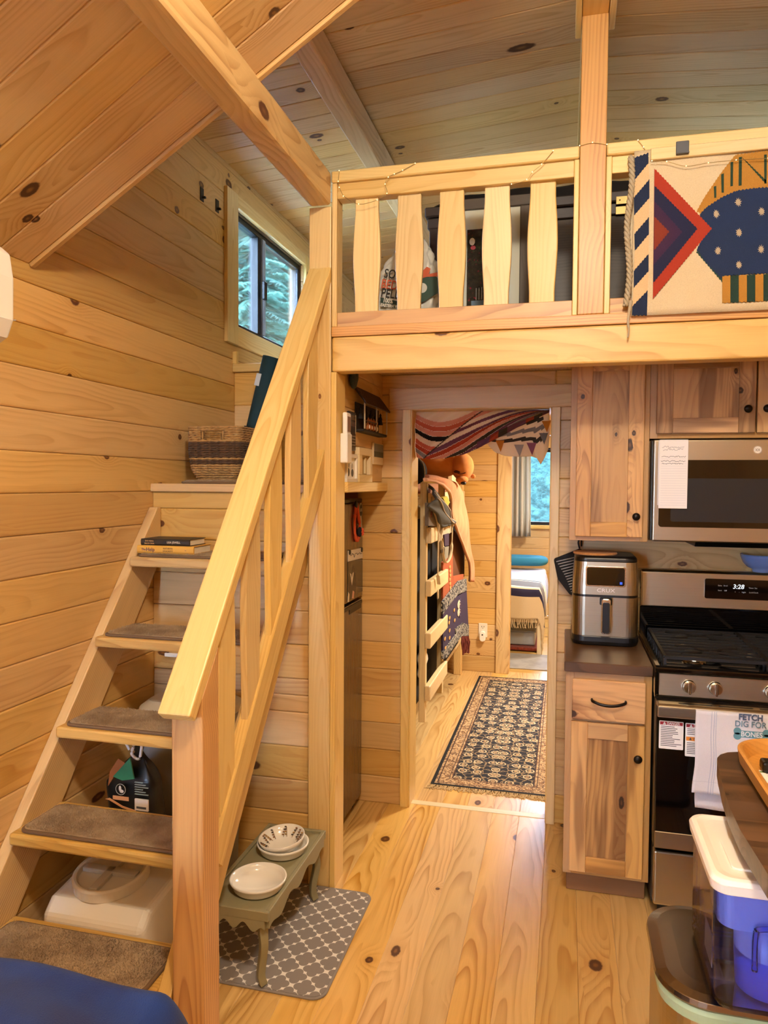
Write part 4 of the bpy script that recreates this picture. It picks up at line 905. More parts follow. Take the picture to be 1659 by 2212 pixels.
# ---------------------------------------------------------------- basket on the landing
bk = E('wicker_basket', (-1.45, 2.9, 1.585), 'woven seagrass basket with dark middle band on the landing', 'basket')
bx0, bx1, by0, by1, bz0, bz1 = -1.568, -1.325, 2.80, 2.985, 1.588, 1.815
LG = carpet('seagrass_light', '#8a6436', '#c49a5c', 160, patch=90, bs=.8); DK = carpet('seagrass_dark', '#2c1c12', '#6a4a2c', 160, patch=90, bs=.8)
NR = 24; rr = random.Random(11)
for k in range(NR):
    t = k/(NR-1); z = bz0+(bz1-bz0)*(k+.5)/NR; sh = .028*(1-t)**5
    mt = LG if (t < .30 or t > .72) else (DK if rr.random() < .85 else LG)
    poly = rrect(bx0+sh, bx1-sh, by0+sh, by1-sh, .03, 5); path = []
    n = len(poly)
    for i in range(n):
        p, q = Vector(poly[i]), Vector(poly[(i+1) % n]); L = (q-p).length; st_ = max(1, int(L/.012))
        for j in range(st_): path.append(p.lerp(q, j/st_))
    pts = [(p.x, p.y, z+.0016*math.sin(i*2.1+k*1.7)) for i, p in enumerate(path)]
    rad = [.0052+.0011*math.sin(i*2.1+k) for i in range(len(pts))]
    hole = .75 < t < .93
    if hole:   # handle openings in the front and back sides
        ok = [not (bx0+.075 < p[0] < bx0+.165 and (p[1] < by0+.012 or p[1] > by1-.012)) for p in pts]; n_ = len(pts)
        s0 = next(i for i in range(n_) if ok[i] and not ok[i-1]); run = []
        for i in list(range(s0, s0+n_))+[None]:
            if i is not None and ok[i % n_]: run.append(i % n_)
            elif run:
                MB().tube([pts[q] for q in run], [rad[q] for q in run], 6).build('coil', mt, bk, smooth=True); run = []
    else: MB().tube(pts, rad, 6, closed=True).build('coil', mt, bk, smooth=True)
m = MB(); m.prism(rrect(bx0+.036, bx1-.036, by0+.036, by1-.036, .02, 4), bz0-.002, bz0+.006, 'z'); m.build('bottom', DK, bk)
for xx in (bx0+.073, bx0+.167): MB().tube([(xx, by0+.004, bz0+.70*(bz1-bz0)), (xx, by0+.004, bz1-.012)], .004, 6).build('handle_wrap', LG, bk, smooth=True)
# ---------------------------------------------------------------- rolled yoga mat
ym = E('yoga_mat', (-1.45, 3.3, 1.57), 'rolled dark teal yoga mat leaning behind the basket', 'yoga mat')
T0, T1 = at(524, 1036, Y=3.27), at(586, 772, Y=3.29); ax_ = (T1-T0).normalized(); e1 = ax_.cross(Vector((0, 1, 0))).normalized(); e2 = e1.cross(ax_)
sp_ = []
for i in range(90):
    q = i/90*2*math.pi*3.6; r_ = .012+.033*i/90; sp_.append((r_*math.cos(q), r_*math.sin(q)))
m = MB(); m.grid(lambda u, v: T0+ax_*((T1-T0).length*v)+e1*sp_[min(89, int(u*89))][0]+e2*sp_[min(89, int(u*89))][1], 90, 2)
m.build('rolled_sheet', plain('teal_foam', '#15363f', .8, nz=.15, nscale=300), ym, smooth=True, solid=.0045)
for f in (.12, .42): MB().tube([T0+ax_*((T1-T0).length*f)+e1*(.049*math.cos(k*.26))+e2*(.049*math.sin(k*.26)) for k in range(24)], .0035, 6, closed=True).build('elastic_strap', BLACKP, ym, smooth=True)
c_ = T0+ax_*((T1-T0).length*.80)-e2*.0475-e1*.0; plank('paper_tag', c_-e1*.02 if e1.x > 0 else c_+e1*.02, ax_, e1, .06, .025, .003, P('#c9d3d8'), ym, .001)
# ================================================================ UNDER THE STAIRS
def cut(o, cutter):
    md = o.modifiers.new('cut', 'BOOLEAN'); md.object = cutter; md.operation = 'DIFFERENCE'; bpy.context.view_layer.update()
    me = bpy.data.meshes.new_from_object(o.evaluated_get(bpy.context.evaluated_depsgraph_get())); o.modifiers.clear(); o.data = me
    bpy.data.objects.remove(cutter)
vt = E('pet_food_bin', (-1.37, 2.1, 0), 'cream plastic pet food bin with round screw lid behind the lowest tread', 'food bin')
m = MB(); m.prism([(1.872, 0), (1.862, .245), (1.905, .285), (2.36, .345), (2.38, .30), (2.38, 0)], -1.548, -1.195, 'x'); vb = m.build('body', CREAMP, vt, bev=.022, seg=4)
m = MB(); m.prism(rrect(-1.515, -1.315, .115, .200, .03), 1.80, 1.905, 'y'); cut(vb, m.build('cutter', CREAMP))
for p in vb.data.polygons: p.use_smooth = False
lc = Vector((-1.40, 2.012, .301)); tl = Matrix.Rotation(math.atan(.132), 4, 'X')
def tilted(mb, c, R4):
    mb.v = [c+(R4.to_3x3() @ (p-c)) for p in mb.v]; return mb
m = MB(); m.lathe([(.115, -.004), (.118, .0), (.118, .030), (.112, .036), (.103, .034), (.098, .018), (0, .018)], lc, 48); lo = tilted(m, lc, tl).build('screw_lid', CREAMP, vt, smooth=False, bev=.002)
m = MB(); m.box(lc.x-.096, lc.x+.096, lc.y-.014, lc.y+.014, lc.z+.018, lc.z+.033); m.box(lc.x-.014, lc.x+.014, lc.y-.096, lc.y+.096, lc.z+.018, lc.z+.033); tilted(m, lc, tl).build('grip_ribs', MILKP, lo, bev=.003)
# dog treat bag on the bin
tb_ = E('treat_bag', (-1.42, 2.17, .33), 'black dog treat bag with green panel and tied top on the food bin', 'bag')
def bagfn(u, v):
    a = 2*math.pi*u; c, s = math.cos(a), math.sin(a); e = .5
    sx = (abs(c)**e)*(1 if c > 0 else -1); sy = (abs(s)**e)*(1 if s > 0 else -1)
    k = 1 if v < .62 else max(.12, 1-1.02*((v-.62)/.30)**1.3) if v < .92 else .18+.9*(v-.92)
    z = .333+.355*v; w = .092*k*(1+.04*math.sin(v*14+a*3)); dpt = (.055*(1-.25*v) if v < .8 else .03)*max(k, .3)
    return Vector((-1.42+sx*w+.010*math.sin(v*9), 2.185+sy*dpt, z+.004*math.sin(a*5)*v))
m = MB(); m.grid(bagfn, 48, 30, cu=True); tbo = m.build('bag', plain('black_foil', '#14181a', .35, nz=.3, nscale=25, bump=.3), tb_, smooth=True)
def onbag(x, z): return 2.185-.058
MB().prism([(-1.465, .585), (-1.40, .655), (-1.385, .585), (-1.43, .575)], 2.116, 2.121, 'y').build('green_panel', P('#2f7a56', .4), tb_)
MB().lathe([(.0, 0), (.019, 0), (.019, .0015), (0, .0015)], (-1.435, 2.1145, .545), 20, 'y').build('dog_emblem', P('#0a0c0c', .4), tb_)
m = MB(); m.lathe([(.0175, 0), (.019, 0), (.019, .001), (.0175, .001), (.0175, 0)], (-1.435, 2.114, .545), 20, 'y', cap=False); m.ell((-1.437, 2.114, .548), (.005, .001, .010), 8, 6); m.ell((-1.431, 2.114, .539), (.008, .001, .006), 8, 6); m.build('emblem_ring', P('#d8d4ca', .4), tb_)
B('copper_banner', -1.465, -1.405, 2.114, 2.116, .508, .521, P('#d9a072', .4), tb_, 0)
B('white_label', -1.385, -1.335, 2.119, 2.124, .478, .517, P('#e8e2da', .5), tb_, 0)
for k in range(6): B('print_line', -1.385, -1.335-.01*(k % 3), 2.1185, 2.123, .532+.008*k, .534+.008*k, P('#8d9a96'), tb_, 0)
B('print_line', -1.378, -1.342, 2.1180, 2.1190, .485, .492, INK, tb_, 0)
MB().prism([(-1.495, .505), (-1.48, .51), (-1.43, .488), (-1.38, .478), (-1.38, .472), (-1.43, .482), (-1.48, .503)], 2.115, 2.118, 'y').build('copper_line', P('#d9a072', .4), tb_)
m = MB(); m.prism([(-1.485, .55), (-1.462, .585), (-1.42, .635), (-1.445, .648), (-1.478, .60)], 2.117, 2.121, 'y'); m.build('dog_print', P('#9a5a2c', .5), tb_)
cz = bagfn(.25, .93); MB().tube(bez([(cz.x-.02, 2.16, .665), (cz.x-.028, 2.15, .70), (cz.x-.01, 2.15, .715), (cz.x+.005, 2.15, .69), (cz.x-.004, 2.15, .655), (cz.x+.022, 2.155, .64), (cz.x+.03, 2.16, .70)], 6), .005, 6).build('bag_clip', WHITEP, tb_, smooth=True)
# tall milky bin further back
tbn = E('storage_bin', (-1.27, 2.5, 0), 'tall translucent grey storage bin against the landing wall', 'bin')
loft([(0, rrect(-1.55, -1.24, 2.42, 2.64, .05)), (.69, rrect(-1.57, -1.22, 2.405, 2.645, .06))], plain('grey_plastic', '#8f8c86', .45), 'body', tbn)
loft([(.69, rrect(-1.575, -1.215, 2.40, 2.65, .06)), (.72, rrect(-1.575, -1.215, 2.40, 2.65, .06)), (.745, rrect(-1.545, -1.245, 2.43, 2.62, .05))], MILKP, 'lid', tbn, bev=.006)
# ================================================================ PET FEEDER AND MAT
SAGE = plain('sage_paint', '#8f8a6c', .5, nz=.06)
pf = E('pet_feeder', (-.98, 2.29, 0), 'sage painted raised pet feeder with scalloped apron and curved legs', 'pet feeder')
px0, px1, py0, py1, pz = -1.095, -.862, 2.02, 2.57, .262
B('top_board', px0+.01, px1-.01, py0+.01, py1-.01, pz-.020, pz-.008, SAGE, pf, .001)
for a in ((px0, px1, py0, py0+.014), (px0, px1, py1-.014, py1)): B('rim', a[0], a[1], a[2], a[3], pz-.03, pz, SAGE, pf, .002)
for a in ((px0, px0+.014, py0+.014, py1-.014), (px1-.014, px1, py0+.014, py1-.014)): B('rim', a[0], a[1], a[2], a[3], pz-.03, pz, SAGE, pf, .002)
def scallop(L, h=.045):
    top = [(0, 0), (L, 0)]; bot = []
    n = 48
    for i in range(n+1):
        u = i/n; s = abs(u-.5)*2
        d = h*(.55+.45*math.cos(s*math.pi*3.2)*.6+.35*s**4)
        bot.append((L*(1-u), -max(.012, d)))
    return top+bot
for xx in (px0+.002, px1-.014):
    MB().prism([(py0+.014+a, pz-.028+b) for a, b in scallop(py1-py0-.028)], xx, xx+.012, 'x').build('apron', SAGE, pf, bev=.0015)
for yy in (py0+.001, py1-.013):
    MB().prism([(px0+.014+a, pz-.028+b) for a, b in scallop(px1-px0-.028)], yy, yy+.012, 'y').build('apron', SAGE, pf, bev=.0015)
for sx in (-1, 1):
    for sy in (-1, 1):
        lx = (px0+.033) if sx < 0 else (px1-.033); ly = py0+.034 if sy < 0 else py1-.034
        pts = [(lx, ly, .235), (lx, ly, .19), (lx+.006*sx, ly+.006*sy, .14), (lx-.003*sx, ly-.002*sy, .08), (lx-.006*sx, ly, .04), (lx+.003*sx, ly, .010)]
        m = MB(); pp = bez(pts, 5)
        m.tube(pp, [.024-.006*min(1, i/12) for i in range(len(pp))], 4, flat=.9); m.build('leg', SAGE, pf, bev=.003)
WH = plain('white_ceramic', '#eceae3', .12)
def dish(name, c, label):
    d = E(name, c, label, 'bowl')
    MB().lathe([(0, -.008), (.076, -.008), (.081, -.003), (.085, .012), (.091, .018), (.093, .025), (.088, .026), (.083, .014), (.078, .001), (0, -.002)], c, 48).build('dish', WH, d, smooth=True); return d
d1 = dish('water_dish', (-.955, 2.155, pz+.004), 'empty wide white ceramic dish at the front of the pet feeder')
d2 = dish('food_dish', (-.965, 2.395, pz+.004), 'white ceramic dish under the floral bowl on the pet feeder')
fb = E('floral_bowl', (-.965, 2.395, pz+.0), 'white bowl with brown botanical pattern resting in the rear dish', 'bowl')
m = MB(); c_ = Vector((-.965, 2.395, pz+.003)); m.lathe([(0, .0), (.040, .0), (.062, .014), (.078, .034), (.083, .048), (.080, .0485), (.074, .035), (.058, .017), (.038, .006), (0, .006)], c_, 48)
til = Matrix.Rotation(R(-5), 4, 'Y') @ Matrix.Rotation(R(5), 4, 'X'); fbo = tilted(m, c_, til).build('bowl', WH, fb, smooth=True)
rr = random.Random(3)
for k in range(16):
    a = k*.39+rr.uniform(-.15, .15); b = rr.uniform(-.35, .35)
    pts = []
    for i in range(5):
        r_ = .050+.006*i; z = .012+.0062*i
        pts.append((c_.x+r_*math.cos(a+b*i*.15), c_.y+r_*math.sin(a+b*i*.15), c_.z+z+.0035))
    mm = MB(); mm.tube(bez(pts, 3), .0009, 4); mm.v = [c_+til.to_3x3() @ (p-c_) for p in mm.v]
    st_ = mm.build('painted_stem', P('#7a5a34'), fbo)
    for i in (1, 2, 3, 4):
        p = Vector(pts[i]); q = Vector((p.x-.004*math.sin(a), p.y+.004*math.cos(a), p.z+.001))
        mm = MB(); mm.ell(q, (.0045, .0028, .0022), 8, 5); mm.v = [c_+til.to_3x3() @ (p_-c_) for p_ in mm.v]; mm.build('painted_leaf', P(('#b08a4a', '#8a5a30', '#4a4038')[rr.randrange(3)]), st_)
# mat with quatrefoil trellis print
t = NT('trellis_print'); Pn = t.obj(); x_, y_, z_ = t.sep(Pn)
sx_ = t.M('DIVIDE', x_, .086); sy_ = t.M('DIVIDE', y_, .086)
ua = t.M('ADD', sx_, sy_); va = t.M('SUBTRACT', sx_, sy_)
fu = t.M('SUBTRACT', t.M('FRACT', t.M('ADD', ua, 100.5)), .5); fv = t.M('SUBTRACT', t.M('FRACT', t.M('ADD', va, 100.5)), .5)
# back to the unrotated axes of the cell
qx = t.M('ABSOLUTE', t.M('MULTIPLY', t.M('ADD', fu, fv), .5)); qy = t.M('ABSOLUTE', t.M('MULTIPLY', t.M('SUBTRACT', fu, fv), .5))
def ln_(ax_, ay_, cx, cy): return t.M('SQRT', t.M('ADD', t.M('POWER', t.M('SUBTRACT', ax_, cx), 2), t.M('POWER', t.M('SUBTRACT', ay_, cy), 2)))
dd_ = t.M('MINIMUM', ln_(qx, qy, .22, 0), ln_(qx, qy, 0, .22))
dd_ = t.M('MINIMUM', dd_, t.M('MULTIPLY', ln_(qx, qy, 0, 0), .75))
msk = t.smooth(dd_, .186, .200)
c1 = t.mix(msk, lin('#857d78'), lin('#e3ddd5')); t.bump(t.noise(Pn, 900, 2), .4, .001); t.set(c1, .85)
pm = E('pet_mat', (-.95, 2.35, 0), 'grey feeding mat with white trellis print under the pet feeder', 'mat')
MB().prism(rrect(-1.185, -.690, 2.035, 2.635, .045), .0005, .006, 'z').build('binding', P('#8a827d', .9), pm, bev=.002)
MB().prism(rrect(-1.177, -.698, 2.043, 2.627, .040), .006, .0072, 'z').build('printed_top', t.m, pm)
# ================================================================ HEAT PUMP AND NAVY THROW
hp = E('heat_pump', (-1.55, 1.25, 1.93), 'white wall heat pump unit on the left wall under the ceiling', 'heat pump')
prof = [(-1.644, 1.945), (-1.50, 1.945), (-1.465, 1.965), (-1.447, 2.01), (-1.445, 2.12), (-1.455, 2.185), (-1.48, 2.205), (-1.644, 2.205)]
MB().prism(prof, .86, 1.672, 'y').build('casing', WHITEP, hp, bev=.008, seg=3)
MB().prism([(-1.50, 1.943), (-1.462, 1.962), (-1.444, 2.008), (-1.448, 2.012), (-1.468, 1.968), (-1.50, 1.950)], .875, 1.660, 'y').build('louvre', P('#e4ded2', .4), hp)
B('seam', -1.6, -1.4435, 1.6725, 1.6735, 2.010, 2.013, P('#b9b2a6'), hp, 0)
ac = E('armchair', (-1.05, .85, 0), 'armchair back draped in a navy fleece throw in the corner', 'armchair')
B('back', -1.42, -.64, .74, 1.10, .30, .655, P('#3a4048', .9), ac, .05, seg=4); B('seat', -1.42, -.66, .20, .76, .25, .43, P('#3a4048', .9), ac, .05, seg=4)
for a in ((-1.38, .26), (-.74, .26), (-1.38, 1.02), (-.74, 1.02)): B('leg', a[0], a[0]+.04, a[1], a[1]+.04, 0, .27, BLACKW, ac, .003)
nt_ = E('fleece_throw', (-1.05, .95, .35), 'navy blue fleece throw draped over the armchair back', 'throw')
def throwfn(u, v):
    # u along X (right side hangs), v across Y over the back
    s = -1.50+1.08*u; tt = -.55+1.1*v
    xe, ye = -.615, .20
    x = s; dz = 0
    if s > xe-.08: k = (s-(xe-.08)); x = xe-.08+.085*math.tanh(k/.09); dz += max(0, k-.03)*.95+.3*k*k
    y0 = .93+tt*.62; y = y0
    if y0 > 1.09: k = y0-1.09; y = 1.09+.055*math.tanh(k/.06); dz += max(0, k-.02)*1.0
    if y0 < .76: k = .76-y0; y = .76-.05*math.tanh(k/.06); dz += max(0, k-.02)*.7
    z = .682-dz+.010*math.sin(s*13+tt*5)+.006*math.sin(tt*21+s*7)
    x += .008*math.sin(tt*17+z*20)*(dz > .05); y += .010*math.sin(s*19)*(dz > .05)
    return Vector((x, y, max(.30, z)))
m = MB(); m.grid(throwfn, 70, 70); m.build('throw', NAVYF, nt_, smooth=True, solid=.012, sub=1)
# ================================================================ LOFT THINGS
# ---- woven fish tapestry on the railing
TY = 2.6175
def tp(zx, zy, Y=TY): p = at(1330+zx/4.608, 260+zy/4.608, Y=Y); return (p.x, p.z)
tpy = E('fish_tapestry', (.55, TY, 2.16), 'cream woven wool tapestry with a navy fish hung over the loft railing', 'tapestry')
a, b = tp(165, 1945), tp(1516, 1895); tl_ = tp(185, 330); zb_, zt_ = a[1], 2.702; x0_, x1_ = tp(172, 1100)[0], .98
def wool(hexc): return cloth(hexc, 420, .9)
m = MB(); m.grid(lambda u, v: Vector((x0_+(x1_-x0_)*u, TY+.004+.0018*math.sin(u*17), zb_+(zt_-zb_)*v)), 40, 24)
ground = m.build('wool_ground', wool('#d9c6a0'), tpy, smooth=True, solid=.005)
def teeth(poly, amp=5, step=17):
    out = []; n = len(poly)
    for i in range(n):
        p, q = Vector(poly[i]), Vector(poly[(i+1) % n]); L = (q-p).length; k = max(1, int(L/step)); d = (q-p)
        for j in range(k):
            out.append(tuple(p+d*(j/k)))
            if k > 2: out.append((p.x+d.x*(j+.5)/k, p.y+d.y*(j+.5)/k+(amp if j % 2 == 0 else -amp)))
    return out
def motif(name, poly, col, layer, amp=6, parent=ground):
    pts = [tp(*p) for p in (teeth(poly, amp) if amp else poly)]
    return MB().prism(pts, TY-.0006*layer-.0012, TY+.0012, 'y').build(name, wool(col), parent)
for i, q in enumerate(([(188, 372), (326, 326), (326, 425), (190, 592)], [(180, 772), (335, 588), (335, 772), (184, 946)], [(186, 1132), (330, 965), (330, 1132), (190, 1300)], [(180, 1500), (327, 1330), (327, 1500), (180, 1666)], [(165, 1852), (317, 1695), (310, 1942), (162, 1942)])):
    motif('navy_stripe', q, '#172747', 1)
for q in ([(190, 592), (326, 425), (335, 588), (180, 772)], [(184, 946), (335, 772), (330, 965), (186, 1132)], [(190, 1300), (330, 1132), (327, 1330), (180, 1500)], [(180, 1666), (327, 1500), (317, 1695), (165, 1852)]):
    motif('peach_stripe', q, '#dcbd8f', .5, 0)
motif('ochre_fin', [(805, 905), (880, 770), (1050, 520), (1190, 345), (1520, 300), (2000, 260), (2330, 700), (2100, 800), (1500, 760), (1100, 800), (850, 930)], '#b5802f', 1)
body = [(838, 935), (900, 868), (1050, 770), (1200, 702), (1400, 674), (1700, 660), (2050, 720), (2300, 950), (2330, 1100), (2250, 1300), (2050, 1480), (1700, 1530), (1516, 1522), (1300, 1532), (1062, 1552), (1050, 1575), (900, 1420), (805, 1290), (850, 1200)]
motif('green_edge', [(800, 1310), (850, 1270), (1090, 1530), (1062, 1612)], '#24453a', 1.2)
motif('navy_body', body, '#1b2f55', 2)
motif('red_chevron', [(385, 482), (955, 1080), (370, 1776)], '#a8351e', 3)
motif('indigo_triangle', [(384, 652), (812, 1082), (372, 1622)], '#1d2144', 4)
motif('purple_triangle', [(384, 810), (660, 1115), (376, 1440)], '#3d2144', 5)
motif('rust_triangle', [(382, 960), (530, 1112), (380, 1300)], '#86351f', 6)
for q in ([(975, 662), (1000, 655), (1000, 772), (980, 775)], [(1048, 540), (1075, 530), (1075, 722), (1052, 722)], [(1142, 420), (1168, 415), (1165, 655), (1140, 660)], [(1225, 370), (1255, 365), (1252, 650), (1222, 655)], [(1255, 372), (1290, 400), (1495, 600), (1490, 632)], [(1475, 345), (1502, 342), (1500, 630), (1478, 632)], [(1570, 330), (1600, 330), (1600, 630), (1570, 630)]):
    motif('green_bar', q, '#26402f', 2.5, 4)
for i in range(12):
    xa = 1060+82*i; motif('fin_bar', [(xa, 1552-4*i), (xa+80, 1548-4*i), (xa+80, 1815-4*i), (xa, 1820-4*i)], '#b5802f' if i % 2 == 0 else '#1f3d33', 2.5, 5)
rr = random.Random(2)
for cx, cy in ((1000, 935), (1218, 820), (1450, 910), (1225, 1120), (1445, 1285), (1015, 1302), (1225, 1440), (1700, 830), (1700, 1120), (1900, 950), (1900, 1290), (1700, 1430)):
    pts = []
    for k in range(22): q = k*2*math.pi/22; r_ = (42 if k % 2 else 24)*rr.uniform(.85, 1.1); pts.append((cx+r_*.85*math.cos(q), cy+r_*1.1*math.sin(q)))
    motif('wool_tuft', pts, '#b9a88c', 3.2, 0)
# braided fringe down the left edge and the hanging tassel
WOOLG = wool('#b9aa8e')
for s in (0, 1, 2):
    pts = []
    for i in range(90):
        t = i/89; zx = 150-40*t+18*math.sin(t*10); zy = 360+1490*t; X, Z = tp(zx, zy); q = t*60+s*2.094
        pts.append((X+.0055*math.cos(q), TY-.001+.005*math.sin(q), Z))
    MB().tube(pts, .0062, 6).build('braid_strand', WOOLG, ground, smooth=True)
pts = [tp(150, 1800), tp(135, 1900), tp(122, 2000), tp(128, 2090), tp(118, 2165)]
MB().tube(bez([(p[0], 2.612, p[1]) for p in pts], 8), [.0065-.0035*i/32 for i in range(33)], 6).build('tassel', WOOLG, ground, smooth=True)
# wooden clamp slat and bracket that hold the tapestry
a, b = tp(345, 345), tp(1516, 245)
sl = B('hanging_slat', a[0], .98, 2.6045, 2.6155, 2.662, 2.7005, PINEB, tpy, .002)
a, b = tp(600, 300, 2.60), tp(730, 300, 2.60)
B('slat_bracket', a[0], b[0], 2.599, 2.6045, 2.668, 2.712, P('#4a4c50', .5), sl, .002)
B('bracket_lip', a[0], b[0], 2.590, 2.599, 2.668, 2.673, P('#4a4c50', .5), sl, .001)
# ---- fairy light wire along the railing
fw = E('fairy_lights', (0, 2.62, 2.6), 'thin copper fairy light wire looped along the loft railing', 'fairy lights')
def fpath(pxs, Y=2.622): return [tuple(at(x, y, Y=Y)) for x, y in pxs]
segs = [fpath([(733, 369), (731, 392), (733, 405), (742, 424)]), fpath([(742, 424), (775, 441), (815, 432), (836, 418), (832, 398), (839, 383), (852, 376), (870, 368), (897, 353)]),
        fpath([(1105, 398), (1138, 388), (1150, 372), (1170, 355), (1195, 326)]), fpath([(1252, 315), (1280, 308), (1311, 312)], 2.628), fpath([(1378, 303), (1390, 318), (1400, 338)]),
        [tuple(at(x, y, Y=2.600)) for x, y in ((1408, 348), (1440, 349), (1482, 359), (1530, 352), (1590, 346), (1659, 342))]]
for s in segs: MB().tube(bez(s, 8), .0011, 5).build('wire', BRASS, fw, smooth=True)
for s in segs:
    for p in bez(s, 2)[::2]: MB().ell((p.x, p.y-.002, p.z), (.0022, .0022, .0022), 8, 6).build('bulb', LEDF, fw, smooth=True)
# ---- pellet bag behind the balusters
pb = E('pellet_bag', (-.655, 3.0, 2.13), 'white and green sack of bedding pellets standing in the loft', 'bag')
def sack(u, v):
    a = 2*math.pi*u; c, s = math.cos(a), math.sin(a); e = .6
    sx = (abs(c)**e)*(1 if c > 0 else -1); sy = (abs(s)**e)*(1 if s > 0 else -1)
    k = 1 if v < .55 else 1-.75*((v-.55)/.45)**1.6
    wr_ = .008*math.sin(a*7+v*19)+.006*math.sin(a*13-v*31)
    return Vector((-.655+sx*(.135*k+wr_)+.03*v*v, 3.0+sy*(.075*max(k, .4)+wr_*.6), 2.132+.46*v))
m = MB(); m.grid(sack, 64, 40, cu=True); sk = m.build('sack', plain('white_poly_sack', '#d9d7cf', .3, nz=.12, nscale=30, bump=.4), pb, smooth=True)
SY = 2.917
def st_text(s, px, py, size, col, rot=-.18, bo=.0008): p = at(px, py, Y=SY); return text('printed_word', s, size, (p.x, SY, p.z), (math.cos(rot), 0, -math.sin(rot)*-1 if False else math.sin(rot)), (0, 0, 1), P(col), sk, bold=bo, sx=.75)
p0, p1 = at(820, 662, Y=SY+.002), at(905, 672, Y=SY+.002)
MB().prism([tuple((at(*q, Y=SY+.002).x, at(*q, Y=SY+.002).z)) for q in ((822, 642), (880, 656), (900, 672), (822, 662))], SY+.001, SY+.003, 'y').build('green_label', P('#1d3a2c', .4), sk)
st_text('SOFT', 853, 594, .052, '#2a2620'); st_text('BEDDING', 866, 619, .052, '#c9552c'); st_text('PELLETS', 858, 637, .052, '#2a2620')
st_text('100%', 838, 650, .026, '#e8e4da'); st_text('EASTERN WHITE PINE', 856, 663, .018, '#e8e4da')
q = [at(*p, Y=SY+.001) for p in ((908, 596), (922, 588), (928, 600), (935, 592), (945, 600), (946, 632), (918, 650), (905, 655))]
MB().prism([(p.x, p.z) for p in q], SY+.001, SY+.004, 'y').build('green_print', P('#1f4434', .4), sk)
q = [at(*p, Y=SY) for p in ((908, 590), (922, 576), (930, 580), (926, 592), (945, 588), (945, 597), (922, 598), (908, 602))]
MB().prism([(p.x, p.z) for p in q], SY, SY+.002, 'y').build('orange_print', P('#cf5a2c', .4), sk)
c = at(912, 622, Y=SY); MB().lathe([(0, 0), (.020, 0), (.020, .001), (0, .001)], (c.x, SY, c.z), 20, 'y').build('white_print', P('#d9d7cf', .4), sk)
# ---- framed night print leaning on the chest
fa = E('framed_print', (-.31, 3.1, 2.13), 'framed dark garden print with white mat leaning on the loft chest', 'picture')
x0, x1, z0, z1, Yp = -.505, -.155, 2.15, 2.775, 3.10
t = NT('night_garden_print'); Pn = t.obj(); n1 = t.noise(Pn, 24, 4, .7); n2 = t.noise(t.V('ADD', Pn, (5, 0, 3)), 40, 3, .7)
c1 = t.ramp(n1, [(.3, (.006, .008, .006)), (.55, (.03, .022, .016)), (.68, (.05, .07, .03)), (1, (.1, .09, .05))])
vo = t.N('TexVoronoi'); t.L(Pn, vo.inputs['Vector']); vo.inputs['Scale'].default_value = 70
sp = t.M('MULTIPLY', t.smooth(vo.outputs['Distance'], .38, .2), t.smooth(n2, .52, .62))
c1 = t.mix(sp, c1, lin('#8e2036')); t.set(c1, .15)
for a in ((x0, x1, z0, z0+.045), (x0, x1, z1-.045, z1), (x0, x0+.045, z0+.045, z1-.045), (x1-.045, x1, z0+.045, z1-.045)): B('frame_bar', a[0], a[1], Yp-.012, Yp+.02, a[2], a[3], DARKW, fa, .003)
mt = B('mat_board', x0+.045, x1-.045, Yp, Yp+.006, z0+.045, z1-.045, P('#d9d9c6', .7), fa, 0)
pic = B('print', x0+.085, x1-.110, Yp-.001, Yp, z0+.115, z1-.125, t.m, mt, 0)
B('print', x1-.108, x1-.094, Yp-.001, Yp, z0+.115, z1-.105, P('#27333c', .2), mt, 0)
for k in range(5): p = at(1028+6*k, 638-1.0*k, Y=Yp-.0015); B('bridge_post', p.x, p.x+.002, Yp-.0016, Yp-.001, p.z-.02, p.z+.03, P('#c4c9cc'), pic, 0)
B('bridge_deck', at(1018, 650, Y=Yp).x, at(1052, 650, Y=Yp).x, Yp-.0016, Yp-.001, at(1020, 650, Y=Yp).z-.02, at(1020, 650, Y=Yp).z, P('#6a8296'), pic, 0)
c = at(1020, 522, Y=Yp-.0016); MB().ell((c.x, Yp-.0016, c.z), (.012, .0008, .016), 10, 6).build('flower', P('#e6e2d6'), pic); c = at(1022, 535, Y=Yp-.0016); MB().ell((c.x, Yp-.0016, c.z), (.011, .0008, .009), 10, 6).build('flower', P('#b8404a'), pic)
# ---- dark chest
dc = E('loft_chest', (.35, 3.45, 2.13), 'large espresso wood chest with brass hinge behind the loft railing', 'chest')
B('front_panel', -.60, 1.45, 3.21, 3.23, 2.14, 2.70, DARKW, dc, .002, grain='x'); B('body', -.60, 1.45, 3.232, 3.75, 2.135, 2.74, BLACKW, dc, .004, grain='x')
B('rail', -.61, 1.46, 3.195, 3.232, 2.70, 2.745, BLACKW, dc, .003, grain='x')
B('lid', -.62, 1.47, 3.18, 3.77, 2.747, 2.79, BLACKW, dc, .005, grain='x')
for xx in (-.60, .03, .66): B('stile', xx, xx+.06, 3.195, 3.21, 2.14, 2.70, BLACKW, dc, .002, grain='z')
p = at(1347, 441, Y=3.18)
for xx in (p.x-.03,):
    h = B('hinge', xx, xx+.07, 3.176, 3.18, p.z, p.z+.032, BRASS, dc, .001); B('hinge', xx, xx+.07, 3.190, 3.195, p.z-.036, p.z-.004, BRASS, dc, .001)
    for k in range(2): MB().lathe([(.003, -.002), (0, -.003)], (xx+.015+.03*k, 3.176, p.z+.016), 8, 'y').build('screw', BRONZE, h)
bk_ = E('dark_quilt', (.3, 3.45, 2.79), 'folded black quilt on top of the loft chest', 'quilt')
